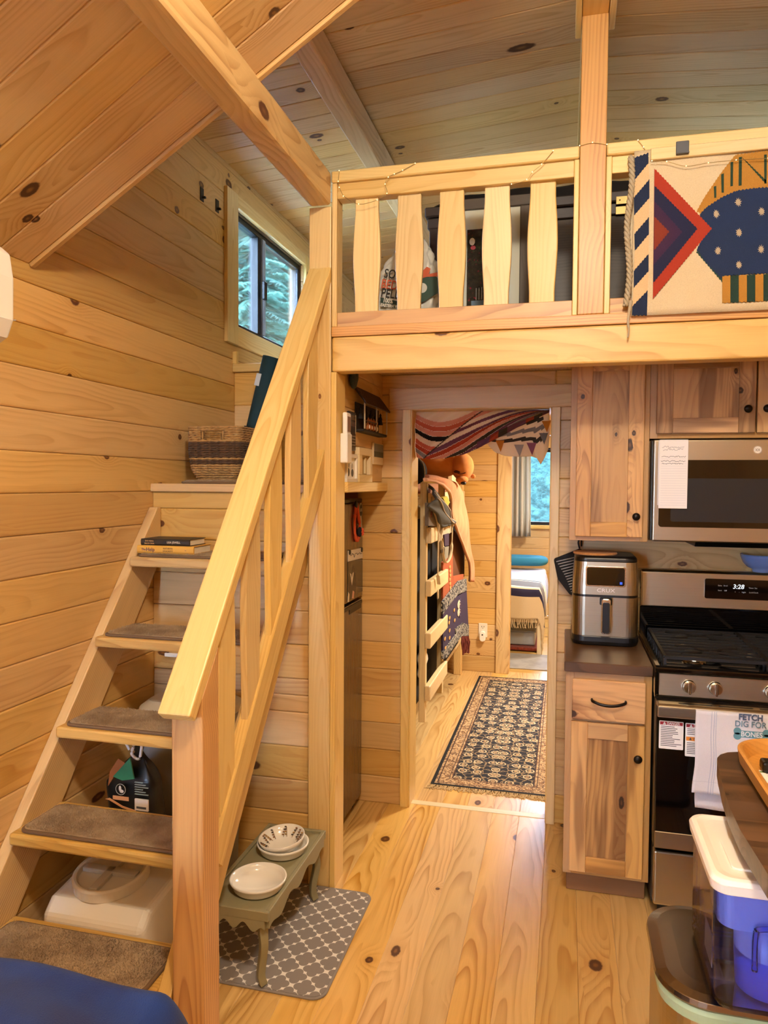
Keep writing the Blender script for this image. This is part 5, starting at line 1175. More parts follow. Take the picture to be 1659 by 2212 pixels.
m = MB(); m.grid(lambda u, v: Vector((-.58+1.9*u, 3.19+.5*v, 2.793+.075*(1-(2*v-1)**8)*(1-(2*u-1)**16)+.006*math.sin(u*40))), 40, 20)
m.add([(-.58, 3.19, 2.791), (1.32, 3.19, 2.791), (1.32, 3.69, 2.791), (-.58, 3.69, 2.791)], [(0, 3, 2, 1)]); m.build('quilt', cloth('#121012'), bk_, smooth=True)
bh = E('black_hat', (.86, 3.28, 2.87), 'round black hat lying on the quilt above the railing', 'hat')
p = at(1668, 262, Y=3.30); MB().lathe([(.125, .0), (.13, .004), (.09, .010), (.075, .05), (.055, .085), (0, .098)], (p.x, 3.32, 2.877), 32).build('crown', cloth('#0c0c0e'), bh, smooth=True)
MB().tube([(p.x+.079*math.cos(k*.2618), 3.32+.079*math.sin(k*.2618), 2.903) for k in range(24)], .006, 6, closed=True).build('hat_band', P('#1d1a1a'), bh)
# ================================================================ HALL
# ---- scarf across the doorway top
SCF = {k: sheer(v) for k, v in {'cream': '#e6d3b4', 'coral': '#c9694a', 'rust': '#b54a2c', 'black': '#191416', 'mauve': '#7d4b58', 'grey': '#8d857a', 'char': '#4a4036', 'peach': '#d99a78', 'orange': '#d08428', 'dusty': '#a9687a', 'pale': '#b9b0a2'}.items()}
sc_ = E('patterned_scarf', (-.4, 3.5, 1.68), 'sheer coral, black and mauve patterned scarf swagged across the doorway', 'scarf')
ky = list(SCF); top0, top1 = at(899, 888, Y=3.5), at(1187, 886, Y=3.5)
lowp = [at(*p, Y=3.5) for p in ((899, 988), (925, 992), (960, 990), (1000, 982), (1040, 965), (1090, 938), (1140, 912), (1187, 890))]
def interp(lst, u):
    k = u*(len(lst)-1); i = min(int(k), len(lst)-2); return lst[i].lerp(lst[i+1], k-i)
cols = list(SCF.values())
seqL = ['cream', 'peach', 'coral', 'peach', 'black', 'cream', 'coral', 'rust', 'grey', 'peach', 'cream', 'rust']
seqR = ['coral', 'peach', 'cream', 'mauve', 'cream', 'mauve', 'rust', 'peach', 'char', 'mauve', 'grey', 'orange', 'char']
NU, NV = 130, 80
def swag(u, v):
    lp = interp(lowp, u); tpz = top0.lerp(top1, u); b = tpz.lerp(lp, v)
    b.y = 3.50+.035*math.sin(v*3.0)*math.sin(u*6)-.02*math.sin(v*math.pi)+.010*math.sin(u*26+v*14); return b
m = MB(); m.grid(swag, NU, NV); m.mi = []
for i in range(NU-1):
    for j in range(NV-1):
        u, v = i/NU, j/NV; h = v*(1-u)*1.15   # height below the head in units of the drop
        fold = .50-.42*v
        if u < fold: q = (v*1.15+1.1*((u-.20)**2)*4-.12)*8.5; k = seqL[int(max(0, q)) % 12]; e = q-int(q)
        else:
            q = ((u-fold)*1.05+.55*v*(1-.3*u)-.02*math.sin(v*9))*10.5+1; k = seqR[int(q) % 13]; e = q-int(q)
        if e < .10: k = 'cream'
        if u > .52 and v > .80-.30*(u-.5): k = 'char' if int(u*18) % 4 == 0 else 'mauve' if int(u*18) % 4 < 3 else 'rust'
        if abs(u-fold) < .008: k = 'char'
        m.mi.append(ky.index(k))
m.build('swag', cols, sc_, smooth=True, solid=.0015, fix=False)
lowb = [at(*p, Y=3.53) for p in ((1045, 952), (1068, 976), (1090, 985), (1120, 987), (1150, 986), (1160, 990), (1168, 1003), (1176, 990), (1184, 972), (1187, 940))]
topb = [at(*p, Y=3.53) for p in ((1045, 945), (1100, 925), (1150, 900), (1187, 887))]
def drop(u, v):
    b = interp(topb, u).lerp(interp(lowb, u), v); b.y = 3.53+.012*math.sin(u*14)*v; return b
m = MB(); m.grid(drop, 40, 24); m.mi = []
for i in range(39):
    for j in range(23):
        u, v = i/39, j/23; q = (v+.25*(1-u))
        k = 'char' if (.10 < q < .2 or .52 < q < .63) and u < .86 else 'grey' if .30 < q < .40 and u < .86 else 'cream'
        m.mi.append(ky.index(k))
dp_ = m.build('hanging_corner', cols, sc_, smooth=True, solid=.0015, fix=False)
for px, py, k, s in ((1080, 962, 'orange', 1), (1121, 972, 'pale', 1.1), (1148, 968, 'dusty', 1.1), (1174, 946, 'grey', 1), (1180, 920, 'orange', 1)):
    c = at(px, py, Y=3.515); w_ = .021*s; MB().prism([(c.x-w_, c.z+w_*1.1), (c.x+w_, c.z+w_*1.1), (c.x+.004, c.z-w_*1.5)], 3.512, 3.514, 'y').build('bunting_print', SCF[k], dp_)
# ---- oriental runner
t = NT('oriental_rug'); Pn = t.obj(); x_, y_, z_ = t.sep(Pn)
HW, HL = .314, 1.105
ex = t.M('SUBTRACT', HW, t.M('ABSOLUTE', x_)); ey = t.M('SUBTRACT', HL, t.M('ABSOLUTE', y_)); ed = t.M('MINIMUM', ex, ey)
sy = t.comb(t.M('ABSOLUTE', x_), y_, 0)
v1 = t.N('TexVoronoi', voronoi_dimensions='2D', feature='F1'); t.L(t.V('MULTIPLY', sy, (13, 12, 1)), v1.inputs['Vector']); v1.inputs['Scale'].default_value = 1; v1.inputs['Randomness'].default_value = .45
d1 = v1.outputs['Distance']; n1 = t.noise(sy, 60, 3, .6)
wob = t.M('ADD', d1, t.M('MULTIPLY', t.M('SUBTRACT', n1, .5), .30))
ring = t.M('MULTIPLY', t.smooth(wob, .20, .24), t.smooth(wob, .34, .30)); core = t.smooth(wob, .15, .11)
v2 = t.N('TexVoronoi', voronoi_dimensions='2D', feature='DISTANCE_TO_EDGE'); t.L(t.V('ADD', t.V('MULTIPLY', sy, (22, 20, 1)), t.V('MULTIPLY', t.noise(sy, 25, 2, .5, col=True), (1.2, 1.2, 0))), v2.inputs['Vector']); v2.inputs['Scale'].default_value = 1
vine = t.smooth(v2.outputs['Distance'], .09, .04)
field = t.mix(t.M('MULTIPLY', vine, .8), lin('#14141c'), lin('#a58a62')); field = t.mix(core, field, lin('#b7996c')); field = t.mix(ring, field, lin('#c9b48c'))
field = t.mix(t.M('MULTIPLY', core, t.M('GREATER_THAN', n1, .56)), field, lin('#8a4a35'))
bord = t.mix(t.smooth(t.noise(Pn, 55, 3, .7), .44, .54), lin('#8a6540'), lin('#c9a87a')); bord = t.mix(t.smooth(t.noise(Pn, 90, 2), .56, .62), bord, lin('#4a2c22'))
c1 = t.mix(t.M('GREATER_THAN', ed, .105), bord, field)
for lo_, hi_ in ((.098, .105), (.030, .036), (.083, .087)): c1 = t.mix(t.M('MULTIPLY', t.M('GREATER_THAN', ed, lo_), t.M('LESS_THAN', ed, hi_)), c1, lin('#3a2018'))
c1 = t.mix(t.M('LESS_THAN', ed, .018), c1, lin('#0e0e12')); t.bump(t.noise(Pn, 700, 2), .6, .002); t.set(c1, .9)
rg_ = E('hall_runner', (-.349, 4.795, 0), 'black and gold oriental runner rug with cream fringe in the hall', 'rug')
MB().prism([(-.663, 3.69), (-.035, 3.69), (-.035, 5.90), (-.663, 5.90)], .001, .009, 'z').build('pile', t.m, rg_, org=(-.349, 4.795, .001))
m = MB(); rr = random.Random(8)
for k in range(150):
    x = -.668+.64*k/150; m.tube([(x, 3.692, .006), (x+rr.uniform(-.012, .012), 3.672, .004), (x+rr.uniform(-.02, .02)-.004, 3.648+rr.uniform(-.008, .012), .002)], .0024, 4)
m.build('fringe', cloth('#c9ae80'), rg_, kind='stuff')
# ---- bunk bed with ladder
bb = E('bunk_bed', (-1.2, 4.8, 0), 'pale pine bunk bed with a side ladder in the hall', 'bunk bed')
for yy in (3.62, 5.92):
    for xx in (-1.60, -.88): B('post', xx, xx+.065, yy, yy+.065, 0, 1.72, BEAMM, bb, .004)
for zz_ in (.30, 1.38):
    B('side_rail', -.835, -.80, 3.685, 5.92, zz_, zz_+.14, PALEW, bb, .004); B('side_rail', -1.60, -1.565, 3.685, 5.92, zz_, zz_+.14, PALEW, bb, .004)
    B('mattress', -1.56, -.845, 3.70, 5.90, zz_+.06, zz_+.20, P('#2a2a30' if zz_ < 1 else '#8c5a3a', .9), bb, .03, seg=3)
B('guard_rail', -.835, -.80, 5.25, 5.92, 1.585, 1.66, PALEW, bb, .004)
B('under_bunk_shadow', -.80, -.795, 3.70, 5.6, .34, 1.38, P('#0d0b0c', .95), bb, 0)  # black sheet put in for the shade under the upper bunk
ys_ = (3.832, at(954, 1100, X=-.735).y)
for yy in ys_: B('ladder_upright', -.758, -.7215, yy, yy+.04, .28, 1.585, PALEW, bb, .003)
for z1_ in (1.343, 1.058, .777, .491): B('ladder_rung', -.721, -.688, 3.80, 4.385, z1_-.084, z1_, PALEW, bb, .006, seg=2)
for yy in ys_: B('ladder_hook', -.80, -.758, yy, yy+.04, 1.46, 1.50, PALEW, bb, .003)
def yz(px, py, X): p = at(px, py, X=X); return (p.y, p.z)
def hang(name, pxs, X, mat, parent, th=.012, **k): return MB().prism([yz(*p, X) for p in pxs], X-th, X, 'x').build(name, mat, parent, **k)
# blankets and clothes over the side
pk = E('peach_blanket', (-.75, 4.9, 1.1), 'peach fleece blanket draped from the upper bunk', 'blanket')
rim = [(915, 1036), (935, 1038), (955, 1045), (967, 1062), (974, 1085), (976, 1120), (984, 1145), (1000, 1175), (1012, 1215), (1014, 1256)]
def pfn(u, v):
    a = interp([Vector((-.68, *yz(p[0], p[1], -.68))) for p in rim], u)
    outer = [(918, 1028), (940, 1030), (965, 1036), (985, 1045), (1000, 1068), (1006, 1100), (1010, 1140), (1016, 1180), (1018, 1215), (1019, 1257)]
    b = interp([Vector((-.70, *yz(p[0], p[1], -.70))) for p in outer], u); r = a.lerp(b, v); r.x += .02*math.sin(v*math.pi)+.006*math.sin(u*22); return r
m = MB(); m.grid(pfn, 60, 12); m.build('blanket', PEACH, pk, smooth=True, solid=.016)
MB().tube([pfn(k/60, 0)+Vector((.006, 0, 0)) for k in range(61)], .010, 6).build('hem', cloth('#d9a480'), pk, smooth=True)
hang('inner_fold', [(972, 1140), (984, 1148), (1004, 1190), (1003, 1246), (975, 1246)], -.745, cloth('#6a4026'), pk)
jk = E('grey_jacket', (-.70, 4.2, 1.25), 'grey jacket with pale piping hung over the bunk ladder', 'jacket')
def jfn(u, v):
    a = [Vector((-.71, *yz(p[0], p[1], -.71))) for p in ((926, 1050), (944, 1070), (960, 1092), (968, 1112), (977, 1125))]
    b = [Vector((-.66, *yz(p[0], p[1], -.66))) for p in ((926, 1095), (940, 1110), (950, 1130), (956, 1138), (968, 1134))]
    r = interp(a, u).lerp(interp(b, u), v); r.x += .035*math.sin(v*math.pi)*(1-.3*u)+.008*math.sin(u*9+v*12); return r
m = MB(); m.grid(jfn, 36, 20); jo = m.build('sleeve', cloth('#4a4842'), jk, smooth=True, solid=.014)
for v_ in (.30, .62): MB().tube([jfn(k/30, v_)+Vector((.010, 0, .002)) for k in range(31)], .004, 6).build('piping', cloth('#c9b9a8'), jo, smooth=True)
hang('yellow_lining', [(957, 1075), (966, 1072), (972, 1085), (966, 1095)], -.675, cloth('#c9b23c'), jk, .02)
hang('printed_panel', [(926, 1086), (938, 1108), (950, 1126), (946, 1136), (926, 1136)], -.680, cloth('#6a5a48'), jk, .02)
text('letters', 'AF', .05, (-.679, *yz(932, 1112, -.679)), (0, 1, 0), (0, 0, 1), P('#8a3a30'), jk)
bg2 = E('shoulder_bag', (-.68, 4.15, 1.0), 'cream canvas shoulder bag straps with purple batik band hanging on the ladder', 'bag')
for pth, w_ in (([(930, 1090), (940, 1110), (947, 1140), (946, 1200), (946, 1240), (948, 1262)], .010), ([(955, 1135), (953, 1160), (956, 1195), (962, 1215), (970, 1208), (975, 1185), (977, 1140), (974, 1120)], .010), ([(946, 1275), (946, 1293)], .014)):
    MB().tube(bez([(-.672, *yz(*p, -.672)) for p in pth], 6), w_, 6, flat=.35).build('strap', cloth('#cdb68e'), bg2, smooth=True)
hang('batik_band', [(960, 1155), (970, 1152), (970, 1178), (961, 1180)], -.674, cloth('#3a2140'), bg2, .006)
hang('patterned_band', [(960, 1182), (970, 1180), (968, 1204), (962, 1210)], -.674, cloth('#8f8a78'), bg2, .006)
B('buckle', -.672, -.667, yz(952, 1190, -.67)[0], yz(960, 1190, -.67)[0], yz(955, 1194, -.67)[1], yz(955, 1186, -.67)[1], BRONZE, bg2, .002)
hang('canvas_body', [(950, 1132), (974, 1120), (975, 1150), (958, 1160), (950, 1170)], -.683, cloth('#c9b596'), bg2, .006)
# batik shawl
t = NT('batik_print'); Pn = t.obj(); v1 = t.N('TexVoronoi', feature='DISTANCE_TO_EDGE'); t.L(t.V('ADD', Pn, t.V('MULTIPLY', t.noise(Pn, 30, 2, .5, col=True), (.03, .03, .03))), v1.inputs['Vector']); v1.inputs['Scale'].default_value = 38
t.set(t.mix(t.smooth(v1.outputs['Distance'], .10, .16), lin('#22222a'), lin('#a8a49a')), .9); BATIK = t.m
shw = E('batik_shawl', (-.69, 4.8, .6), 'purple and rust batik shawl with leaf motif hanging from the lower bunk', 'shawl')
hang('rust_panel', [(957, 1215), (978, 1195), (979, 1275), (957, 1300)], -.705, cloth('#a5522a'), shw)
hang('rust_panel', [(979, 1245), (1002, 1240), (1000, 1262), (979, 1275)], -.705, cloth('#a5522a'), shw)
pur = hang('purple_panel', [(957, 1325), (979, 1296), (1008, 1274), (1012, 1350), (988, 1366), (957, 1410)], -.695, cloth('#2f2045'), shw)
hang('batik_border', [(957, 1300), (980, 1270), (992, 1255), (1008, 1250), (1009, 1276), (990, 1284), (979, 1297), (957, 1327)], -.690, BATIK, shw)
hang('batik_border', [(957, 1408), (985, 1370), (984, 1358), (1000, 1345), (1013, 1350), (1013, 1374), (998, 1374), (985, 1390), (966, 1420), (957, 1424)], -.690, BATIK, shw)
WLEAF = cloth('#c9bfa8'); TAN = cloth('#c99a5a')
for px, py in ((992, 1305), (992, 1322)):
    y_, z_ = yz(px, py, -.69); MB().ell((-.692, y_, z_), (.003, .07, .028), 14, 8).build('leaf_motif', WLEAF, pur)
    for k in range(4): yy, zz_ = yz(px+2, py-10+6*k, -.69); MB().ell((-.688, yy, zz_), (.002, .03, .006), 8, 5).build('leaf_vein', P('#3a2a50'), pur)
for px, py in ((971, 1345), (972, 1362), (972, 1378), (962, 1380), (963, 1400), (972, 1335), (982, 1318), (983, 1340)):
    y_, z_ = yz(px, py, -.69); MB().ell((-.692, y_, z_), (.003, .03, .012), 10, 6).build('dot_motif', TAN, pur)
for k in range(9):
    y_, z_ = yz(973+.6*(k % 3), 1225+9*k, -.70); MB().ell((-.703, y_, z_), (.003, .03, .012), 10, 6).build('dot_motif', TAN, shw)
m = MB(); rr = random.Random(4)
for k in range(22):
    y_, z_ = yz(999+14*k/22, 1373, -.692); m.tube([(-.695, y_, z_), (-.69+rr.uniform(-.01, .01), y_+rr.uniform(-.02, .02), z_-.05), (-.69, y_+rr.uniform(-.03, .03), z_-.09-rr.uniform(0, .05))], .005, 4)
m.build('fringe', cloth('#6a2a22'), shw, kind='stuff')
# plush bear, hat
pl = E('plush_bear', (-.72, 4.6, 1.6), 'orange plush bear lying face down on the upper bunk', 'plush toy')
h = at(999, 1008, Y=4.6); MB().ell(h, (.072, .10, .088), 28, 18).build('head', PLUSH, pl, smooth=True)
m = MB(); m.ell((h.x-.20, 4.62, h.z+.005), (.20, .13, .08), 28, 16); m.build('body', PLUSH, pl, smooth=True)
e_ = at(1022, 1029, Y=4.62); MB().ell(e_, (.016, .014, .014), 14, 10).build('ear', PLUSH, pl, smooth=True)
e_ = at(988, 1019, Y=4.515); m = MB(); m.ell(e_, (.024, .010, .010), 14, 10); m.build('closed_eye', cloth('#4a2410'), pl, smooth=True)
MB().tube(bez([at(985, 1020, Y=4.505), at(995, 1024, Y=4.505), at(1006, 1021, Y=4.51)], 6), .004, 6).build('eyelid', cloth('#5a2c12'), pl, smooth=True)
e_ = at(998, 1036, Y=4.55); mz = MB().ell(e_, (.040, .05, .026), 18, 12).build('muzzle', PLUSH, pl, smooth=True)
e_ = at(1001, 1044, Y=4.52); MB().ell(e_, (.019, .02, .011), 14, 10).build('nose', BLACKP, pl, smooth=True)
ht = E('sport_hat', (-.75, 3.84, 1.585), 'black cap with pale piping hung on the ladder top', 'cap')
p = at(912, 1018, Y=3.84); m = MB(); m.ell((p.x-.05, 3.85, p.z), (.075, .05, .075), 24, 14); ho = m.build('crown', cloth('#0c0d0f'), ht, smooth=True)
MB().tube(bez([at(905, 990, Y=3.80), at(915, 1003, Y=3.80), at(918, 1025, Y=3.80), at(914, 1043, Y=3.80)], 6), .003, 5).build('piping', cloth('#b9b4a8'), ho, smooth=True)
# white tote on the lower step
wt = E('white_cloth', (-.78, 3.95, .49), 'crumpled white cloth on the lower bunk behind the ladder', 'cloth')
rr = random.Random(6); c = at(927, 1435, Y=4.0)
m = MB(); m.ell((-.775, 4.02, .57), (.018, .12, .10), 24, 16); m.v = [p+Vector((.004*math.sin(p.z*70), .01*math.sin(p.z*50+p.y*30), 0)) for p in m.v]; m.build('bundle', cloth('#d9d2c6'), wt, smooth=True)
# outlet with plug-in night light
ou = E('wall_outlet', (-.652, 6.06, .24), 'ivory wall outlet on the far hall wall', 'outlet'); c = at(1043, 1358, Y=6.06)
pt = B('plate', c.x-.037, c.x+.037, 6.062, 6.069, c.z-.075, c.z+.045, CREAMP, ou, .003)
for k in (-1, 1): B('slot', c.x-.009*k-.002, c.x-.009*k+.002, 6.0612, 6.062, c.z+.012, c.z+.022, BLACKP, pt, 0)
MB().lathe([(.003, -.0008), (0, -.0008)], (c.x, 6.062, c.z+.004), 10, 'y').build('ground_hole', BLACKP, pt)
nl = E('plug_in_monitor', (-.652, 6.04, .2), 'rounded white plug-in air monitor in the hall outlet', 'plug')
m = MB(); m.prism(rrect(c.x-.026, c.x+.026, c.z-.105, c.z-.015, .025), 6.025, 6.0615, 'y'); no = m.build('housing', WHITEP, nl, bev=.008, seg=3)
MB().lathe([(.006, -.001), (0, -.001)], (c.x, 6.0245, c.z-.045), 14, 'y').build('button', P('#b9b2a8'), no)
# ================================================================ BEDROOM
bd = E('bed', (-.75, 7.75, 0), 'wooden bed seen through the bedroom doorway', 'bed')
for xx, yy in ((-.235, 6.80), (-1.30, 6.80), (-.235, 8.74), (-1.30, 8.74)): B('leg', xx, xx+.05, yy, yy+.05, 0, .38, PALEW, bd, .003)
B('side_rail', -.225, -.195, 6.83, 8.76, .30, .40, PALEW, bd, .003); B('foot_rail', -1.28, -.20, 6.80, 6.83, .30, .40, PALEW, bd, .003)
B('mattress', -1.27, -.205, 6.81, 8.78, .40, .585, P('#e4ded2', .9), bd, .04, seg=3)
bl = E('striped_blanket', (-.7, 7.4, .4), 'cream wool blanket with brown and navy stripes and fringe on the bed', 'blanket')
def bfn(u, v):
    x = -1.22+1.10*u; s = v*1.84; xe = -.19; dz = 0
    if x > xe-.06: k = x-(xe-.06); x = xe-.06+.075*math.tanh(k/.05); dz += max(0, k-.02)*2.6
    y = 8.35-s
    if y < 6.82: k = 6.82-y; y = 6.82-.05*math.tanh(k/.04); dz += max(0, k-.015)*.95
    return Vector((x+.006*math.sin(v*30)*(dz > .03), y+.008*math.sin(u*22)*(dz > .03), .615-dz-.012*math.sin(v*5)+.012*math.sin(u*7+v*6)))
BC = ['#e0d6cc', '#8aa0c4', '#d9b9c0', '#2b2f2e', '#e2cda4', '#6e604c', '#2b2440', '#dcbf90', '#c9cfe4']
NV_ = 110; m = MB(); m.grid(bfn, 50, NV_); m.mi = []; rr = random.Random(9)
vb_ = {}
for j in range(NV_-1):
    v = j/NV_
    vb_[j] = (8 if rr.random() < .5 else 1 if rr.random() < .3 else 0) if v < .37 else 0 if v < .41 else 2 if v < .43 else 0 if v < .49 else 4 if v < .54 else 3 if v < .565 else 4 if v < .59 else 5 if v < .78 else 4 if v < .83 else 6 if v < .87 else 7
for i in range(49):
    for j in range(NV_-1): m.mi.append(vb_[j])
bo = m.build('blanket', [cloth(c) for c in BC], bl, smooth=True, solid=.010, fix=False)
m = MB()
for k in range(60):
    p = bfn(k/60, 1); m.tube([p, p+Vector((rr.uniform(-.01, .01), -.004, -.04)), p+Vector((rr.uniform(-.02, .02), 0, -.085))], .0035, 4)
m.build('fringe', cloth('#dcbf90'), bl, kind='stuff')
plw = E('teal_pillow', (-.45, 8.5, .59), 'teal pillow at the window end of the bed', 'pillow')
def pil(u, v):
    a = 2*math.pi*u; b = math.pi*(v-.5); c, s = math.cos(a), math.sin(a); cb = max(0, math.cos(b))**.6
    return Vector((-.50+.32*(abs(c)**.6)*(1 if c > 0 else -1)*cb, 8.52+.20*(abs(s)**.6)*(1 if s > 0 else -1)*cb, .70+.085*math.sin(b)*cb))
m = MB(); m.grid(pil, 40, 16, cu=True); m.build('pillow', cloth('#2f7f98'), plw, smooth=True)
ub = E('storage_box', (-.5, 7.1, 0), 'pale grey low storage box under the bed', 'box')
B('tub', -1.0, -.26, 6.99, 7.5, .045, .17, P('#a9aba6', .4), ub, .012, seg=2); B('lid', -1.01, -.25, 6.98, 7.51, .17, .185, P('#8f928e', .4), ub, .005)
rr_ = E('red_rug', (-.6, 7.2, 0), 'rust red shag rug under the bed', 'rug'); B('pile', -1.2, -.2, 6.90, 7.9, .010, .04, carpet('rust_shag', '#5a1f10', '#9a3c20', 150, patch=40, bs=1.2), rr_, .008, grain='x')
gr = E('bedroom_rug', (-.1, 6.6, 0), 'mottled grey rug on the bedroom floor before the bed', 'rug'); B('pile', -.9, .9, 6.24, 6.795, .0005, .009, GREYC, gr, .003)
cu_ = E('window_curtain', (-.52, 8.8, .95), 'cream and grey striped pleated curtain beside the bedroom window', 'curtain')
CC = [sheer('#e6dac4', .3), sheer('#c4beb0', .3), sheer('#9c9682', .3)]
m = MB(); m.grid(lambda u, v: Vector((-.66+.25*u+.02*v*(u-.3), 8.80+.028*math.sin(u*math.pi*9), 1.99-1.035*v)), 60, 12); m.mi = [(1 if int(i*9/59) % 3 == 1 else 2 if i % 13 == 5 else 0) for i in range(59) for j in range(11)]
m.build('pleated_panel', CC, cu_, smooth=True, solid=.003, fix=False)
MB().tube([(-.75, 8.80, 2.0), (.55, 8.80, 2.0)], .010, 10).build('rod', BRONZE, cu_, smooth=True)
# ================================================================ RIGHT FOREGROUND
tc_ = E('trash_can', (.40, 1.52, 0), 'stainless step trash can with pale green liner edge beside the island', 'trash can')
def can(s=0): return rrect(.190-s, .62+s, 1.375-s, 1.675+s, .085+s, 10)
loft([(0, can()), (.615, can())], STEEL, 'body', tc_)
loft([(0, can(.004)), (.03, can(.004))], BLACKP, 'foot_ring', tc_)
loft([(.606, can(.003)), (.625, can(.007)), (.636, can(.005))], plain('green_liner', '#a9c29a', .4), 'liner', tc_, smooth=False)
loft([(.632, can(.004)), (.640, can(.010)), (.650, can(.008)), (.654, can(-.012)), (.655, can(-.04))], STEELD, 'lid', tc_, bev=.001)
wd_ = E('water_dispenser', (.35, 1.47, .655), 'blue clear water filter dispenser with white lid standing on the trash can', 'water dispenser')
def tank(s=0, y0=1.345, y1=1.602): return rrect(.266+s, .435-s, y0+s, y1-s, .03, 8)
tkz = .6565
loft([(tkz, tank(.006)), (tkz+.01, tank(.001)), (.872, tank(0))], BLUEPL, 'tank', wd_, cap=False, smooth=False)
loft([(tkz, tank(.007)), (tkz+.004, tank(.006))], BLUEPL, 'tank_base', wd_)
loft([(tkz+.008, tank(.008)), (tkz+.085, tank(.007))], glassy('water_blue', (.55, .60, .95, 1), .1, .02), 'water', wd_)
MILKB = plain('pale_blue_plastic', '#a9b6ea', .35)
loft([(.795, tank(.022, 1.345, 1.47)), (.80, tank(.010, 1.345, 1.47)), (.868, tank(.006, 1.345, 1.50))], MILKB, 'funnel', wd_)
MB().lathe([(0, 0), (.042, 0), (.050, .004), (.053, .06), (.055, .13)], (.365, 1.412, tkz+.012), 28).build('filter_cartridge', MILKB, wd_, smooth=True)
B('paper_sticker', .267, .268, 1.372, 1.44, .715, .772, P('#c9cff0', .6), wd_, 0)
lid_ = loft([(.868, tank(-.006)), (.886, tank(-.008)), (.893, tank(-.004)), (.895, tank(.004)), (.892, tank(.016)), (.891, tank(.03))], WHITEP, 'lid', wd_, bev=.0015)
MB().prism(rrect(.300, .405, 1.385, 1.50, .01), .891, .8955, 'z').build('fill_flap', WHITEP, lid_, bev=.001)
MB().prism(rrect(.345, .420, 1.390, 1.398, .003), .8955, .898, 'z').build('flap_ridge', WHITEP, lid_, bev=.001)
MB().tube(bez([(.33, 1.342, .74), (.33, 1.342, .80), (.34, 1.342, .815), (.40, 1.342, .818), (.43, 1.342, .815)], 6), .005, 8).build('spout_frame', BLUEPL, wd_, smooth=True)
# ---- island
isl = E('kitchen_island', (.8, 1.3, 0), 'island with rounded dark butcher block top overhanging the trash can', 'island')
LE = [(1.822, .46), (1.818, .41), (1.805, .375), (1.785, .355), (1.76, .343), (1.70, .335), (1.60, .324), (1.50, .316), (1.40, .314), (1.25, .322), (1.05, .345), (.8, .38), (.5, .42)]
def xe(y):
    for (ya, xa), (yb, xb) in zip(LE, LE[1:]):
        if yb <= y <= ya: return xb+(xa-xb)*(y-yb)/(ya-yb)
    return LE[-1][1]
yk = 1.822; k = 0; rr = random.Random(12)
while yk > .52:
    y1 = yk; y0 = max(.5, yk-.042); n = 5 if k else 12
    ysm = [y0+(y1-y0)*i/n for i in range(n+1)]
    split = xe((y0+y1)/2)+rr.uniform(.12, .4)
    m = MB(); m.prism([(xe(y), y) for y in ysm]+[(split, y1-.0004), (split, y0)], .921, .96, 'z'); m.build('stave', WALNUT, isl)
    B('stave', split+.0004, 1.3, y0, y1-.0004, .921, .96, WALNUT, isl, .0006)
    yk = y0; k += 1
B('base_cabinet', .70, 1.26, .62, 1.72, .0, .919, HICKF, isl, .004, grain='z')
# ---- oak tray and post card
try_ = E('oak_tray', (.58, 1.6, .96), 'shallow light oak tray on the island top', 'tray')
def tr_(s): return rrect(.374+s, .80-s, 1.33+s, 1.800-s, max(.02, .10-s), 10)
loft([(.9605, tr_(.02)), (.972, tr_(.005)), (1.002, tr_(0)), (1.004, tr_(.005)), (1.002, tr_(.010)), (.975, tr_(.022)), (.969, tr_(.035))], OAKT, 'tray', try_)
pc_ = E('leaflet', (.5, 1.66, .97), 'white printed leaflet lying in the oak tray', 'leaflet')
c = at(1640, 1672, Z=.972)+Vector((.045, 0, 0)); B('sheet', c.x-.040, c.x+.080, c.y-.040, c.y+.025, .9695, .9712, PAPERW, pc_, 0)
for k in range(4): B('print_line', c.x-.030, c.x+.06-.01*k, c.y-.030+.012*k, c.y-.027+.012*k, .9712, .9715, INKG, pc_, 0)
B('green_print', c.x-.040, c.x+.01, c.y+.012, c.y+.020, .9712, .9715, P('#7f9a5a'), pc_, 0)
mk = E('black_stapler', (.56, 1.62, .97), 'small black gadget in the oak tray', 'gadget')
c = at(1672, 1664, Z=.975); B('body', c.x-.025, c.x+.05, c.y-.015, c.y+.02, .9717, .995, BLACKP, mk, .006, seg=2)
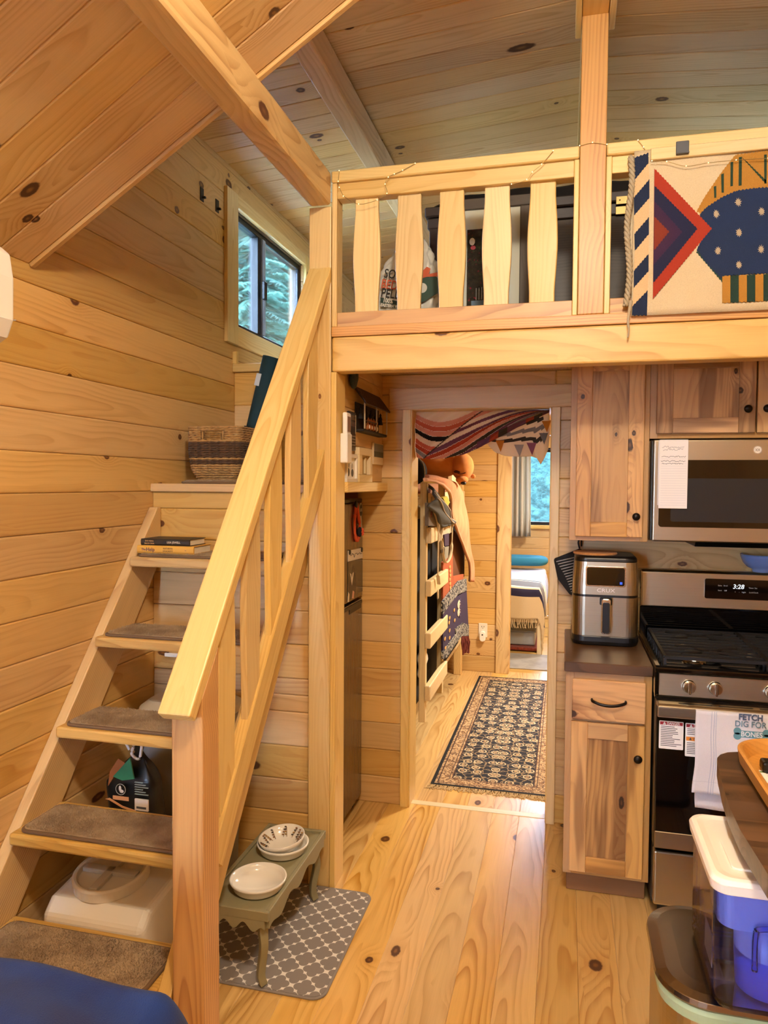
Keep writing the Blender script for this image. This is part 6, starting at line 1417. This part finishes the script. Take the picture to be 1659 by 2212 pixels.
# ================================================================ OUTSIDE
gd = E('ground', (0, 10, -.6), 'unseen lawn outside the cabin, paled to bounce daylight indoors', 'ground', kind='structure')
t = NT('lawn'); n1 = t.noise(t.obj(), 3.0, 5, .7); t.set(t.mix(n1, lin('#8a9598'), lin('#b9c3c6')), .9, Specular_IOR_Level=0)  # ground kept pale so bounced daylight brightens the loft ceiling
MB().box(-60, 60, -40, 90, -.75, -.6).build('lawn', t.m, gd, org=(0, 10, -.6))
hl = MB(); hl.grid(lambda u, v: Vector((-60+120*u, 26+24*v, -.6+13*v**1.1+.9*mnoise.noise(Vector((u*30, v*18, 0)))*min(1, v*6))), 80, 30)
t = NT('far_woods'); n1 = t.noise(t.obj(), 2.6, 6, .8); t.set(t.mix(t.smooth(n1, .35, .65), lin('#101a18'), lin('#22332f')), .95, Specular_IOR_Level=0)
hl.build('hillside', t.m, gd, smooth=True, fix=False)
LEAF = [plain('needle_green_a', '#44705f', .8), plain('needle_green_b', '#284c3f', .8)]
def conifer(x, y, h, seed, label):
    rr = random.Random(seed); t = E('conifer_tree', (x, y, -.6), label, 'tree', 'conifers outside the loft window')
    MB().tube([(x, y, -.6), (x+.05, y, -.6+h*.5), (x, y, -.6+h)], [.14, .09, .02], 8).build('trunk', P('#5a4636', .9), t)
    for mat in (0, 1):
        m = MB()
        for k in range(int(h*34)):
            z = h*(.06+.92*rr.random()); L = (h-z)*.15*rr.uniform(.6, 1.1)+.12; a = rr.uniform(0, 6.28); d = Vector((math.cos(a), math.sin(a), rr.uniform(-.7, -.1))); b = Vector((x, y, -.6+z))
            sd = Vector((-math.sin(a), math.cos(a), 0))
            for j in range(16):
                f = (j+1)/16; c = b+d*L*f
                for s in (-1, 1):
                    w_ = L*.22*(1-f*.7)+.04; tip = c+sd*s*w_*rr.uniform(.6, 1.2)+d*w_*.7+Vector((0, 0, -.08*rr.random()))
                    q = (tip-c)*.35; m.add([c, c+q+Vector((0, 0, .025)), tip, c+q-Vector((0, 0, .025))-d*.03], [(0, 1, 2, 3)])
        m.build('foliage', LEAF[mat], t, fix=False, kind='stuff')
for i, (x, y, h) in enumerate(((-4.1, 9.2, 9), (-5.2, 12.8, 10.5), (-7.7, 16.4, 12.5), (-8.2, 20.6, 13.5), (-11.6, 24.5, 15))):
    conifer(x, y, h, 20+i, ['bushy conifer close to the loft window', 'conifer seen through the near loft pane', 'tall conifer deeper in the woods', 'conifer behind the bushy one', 'tallest conifer at the wood edge', 'conifer seen through the far loft pane'][i])
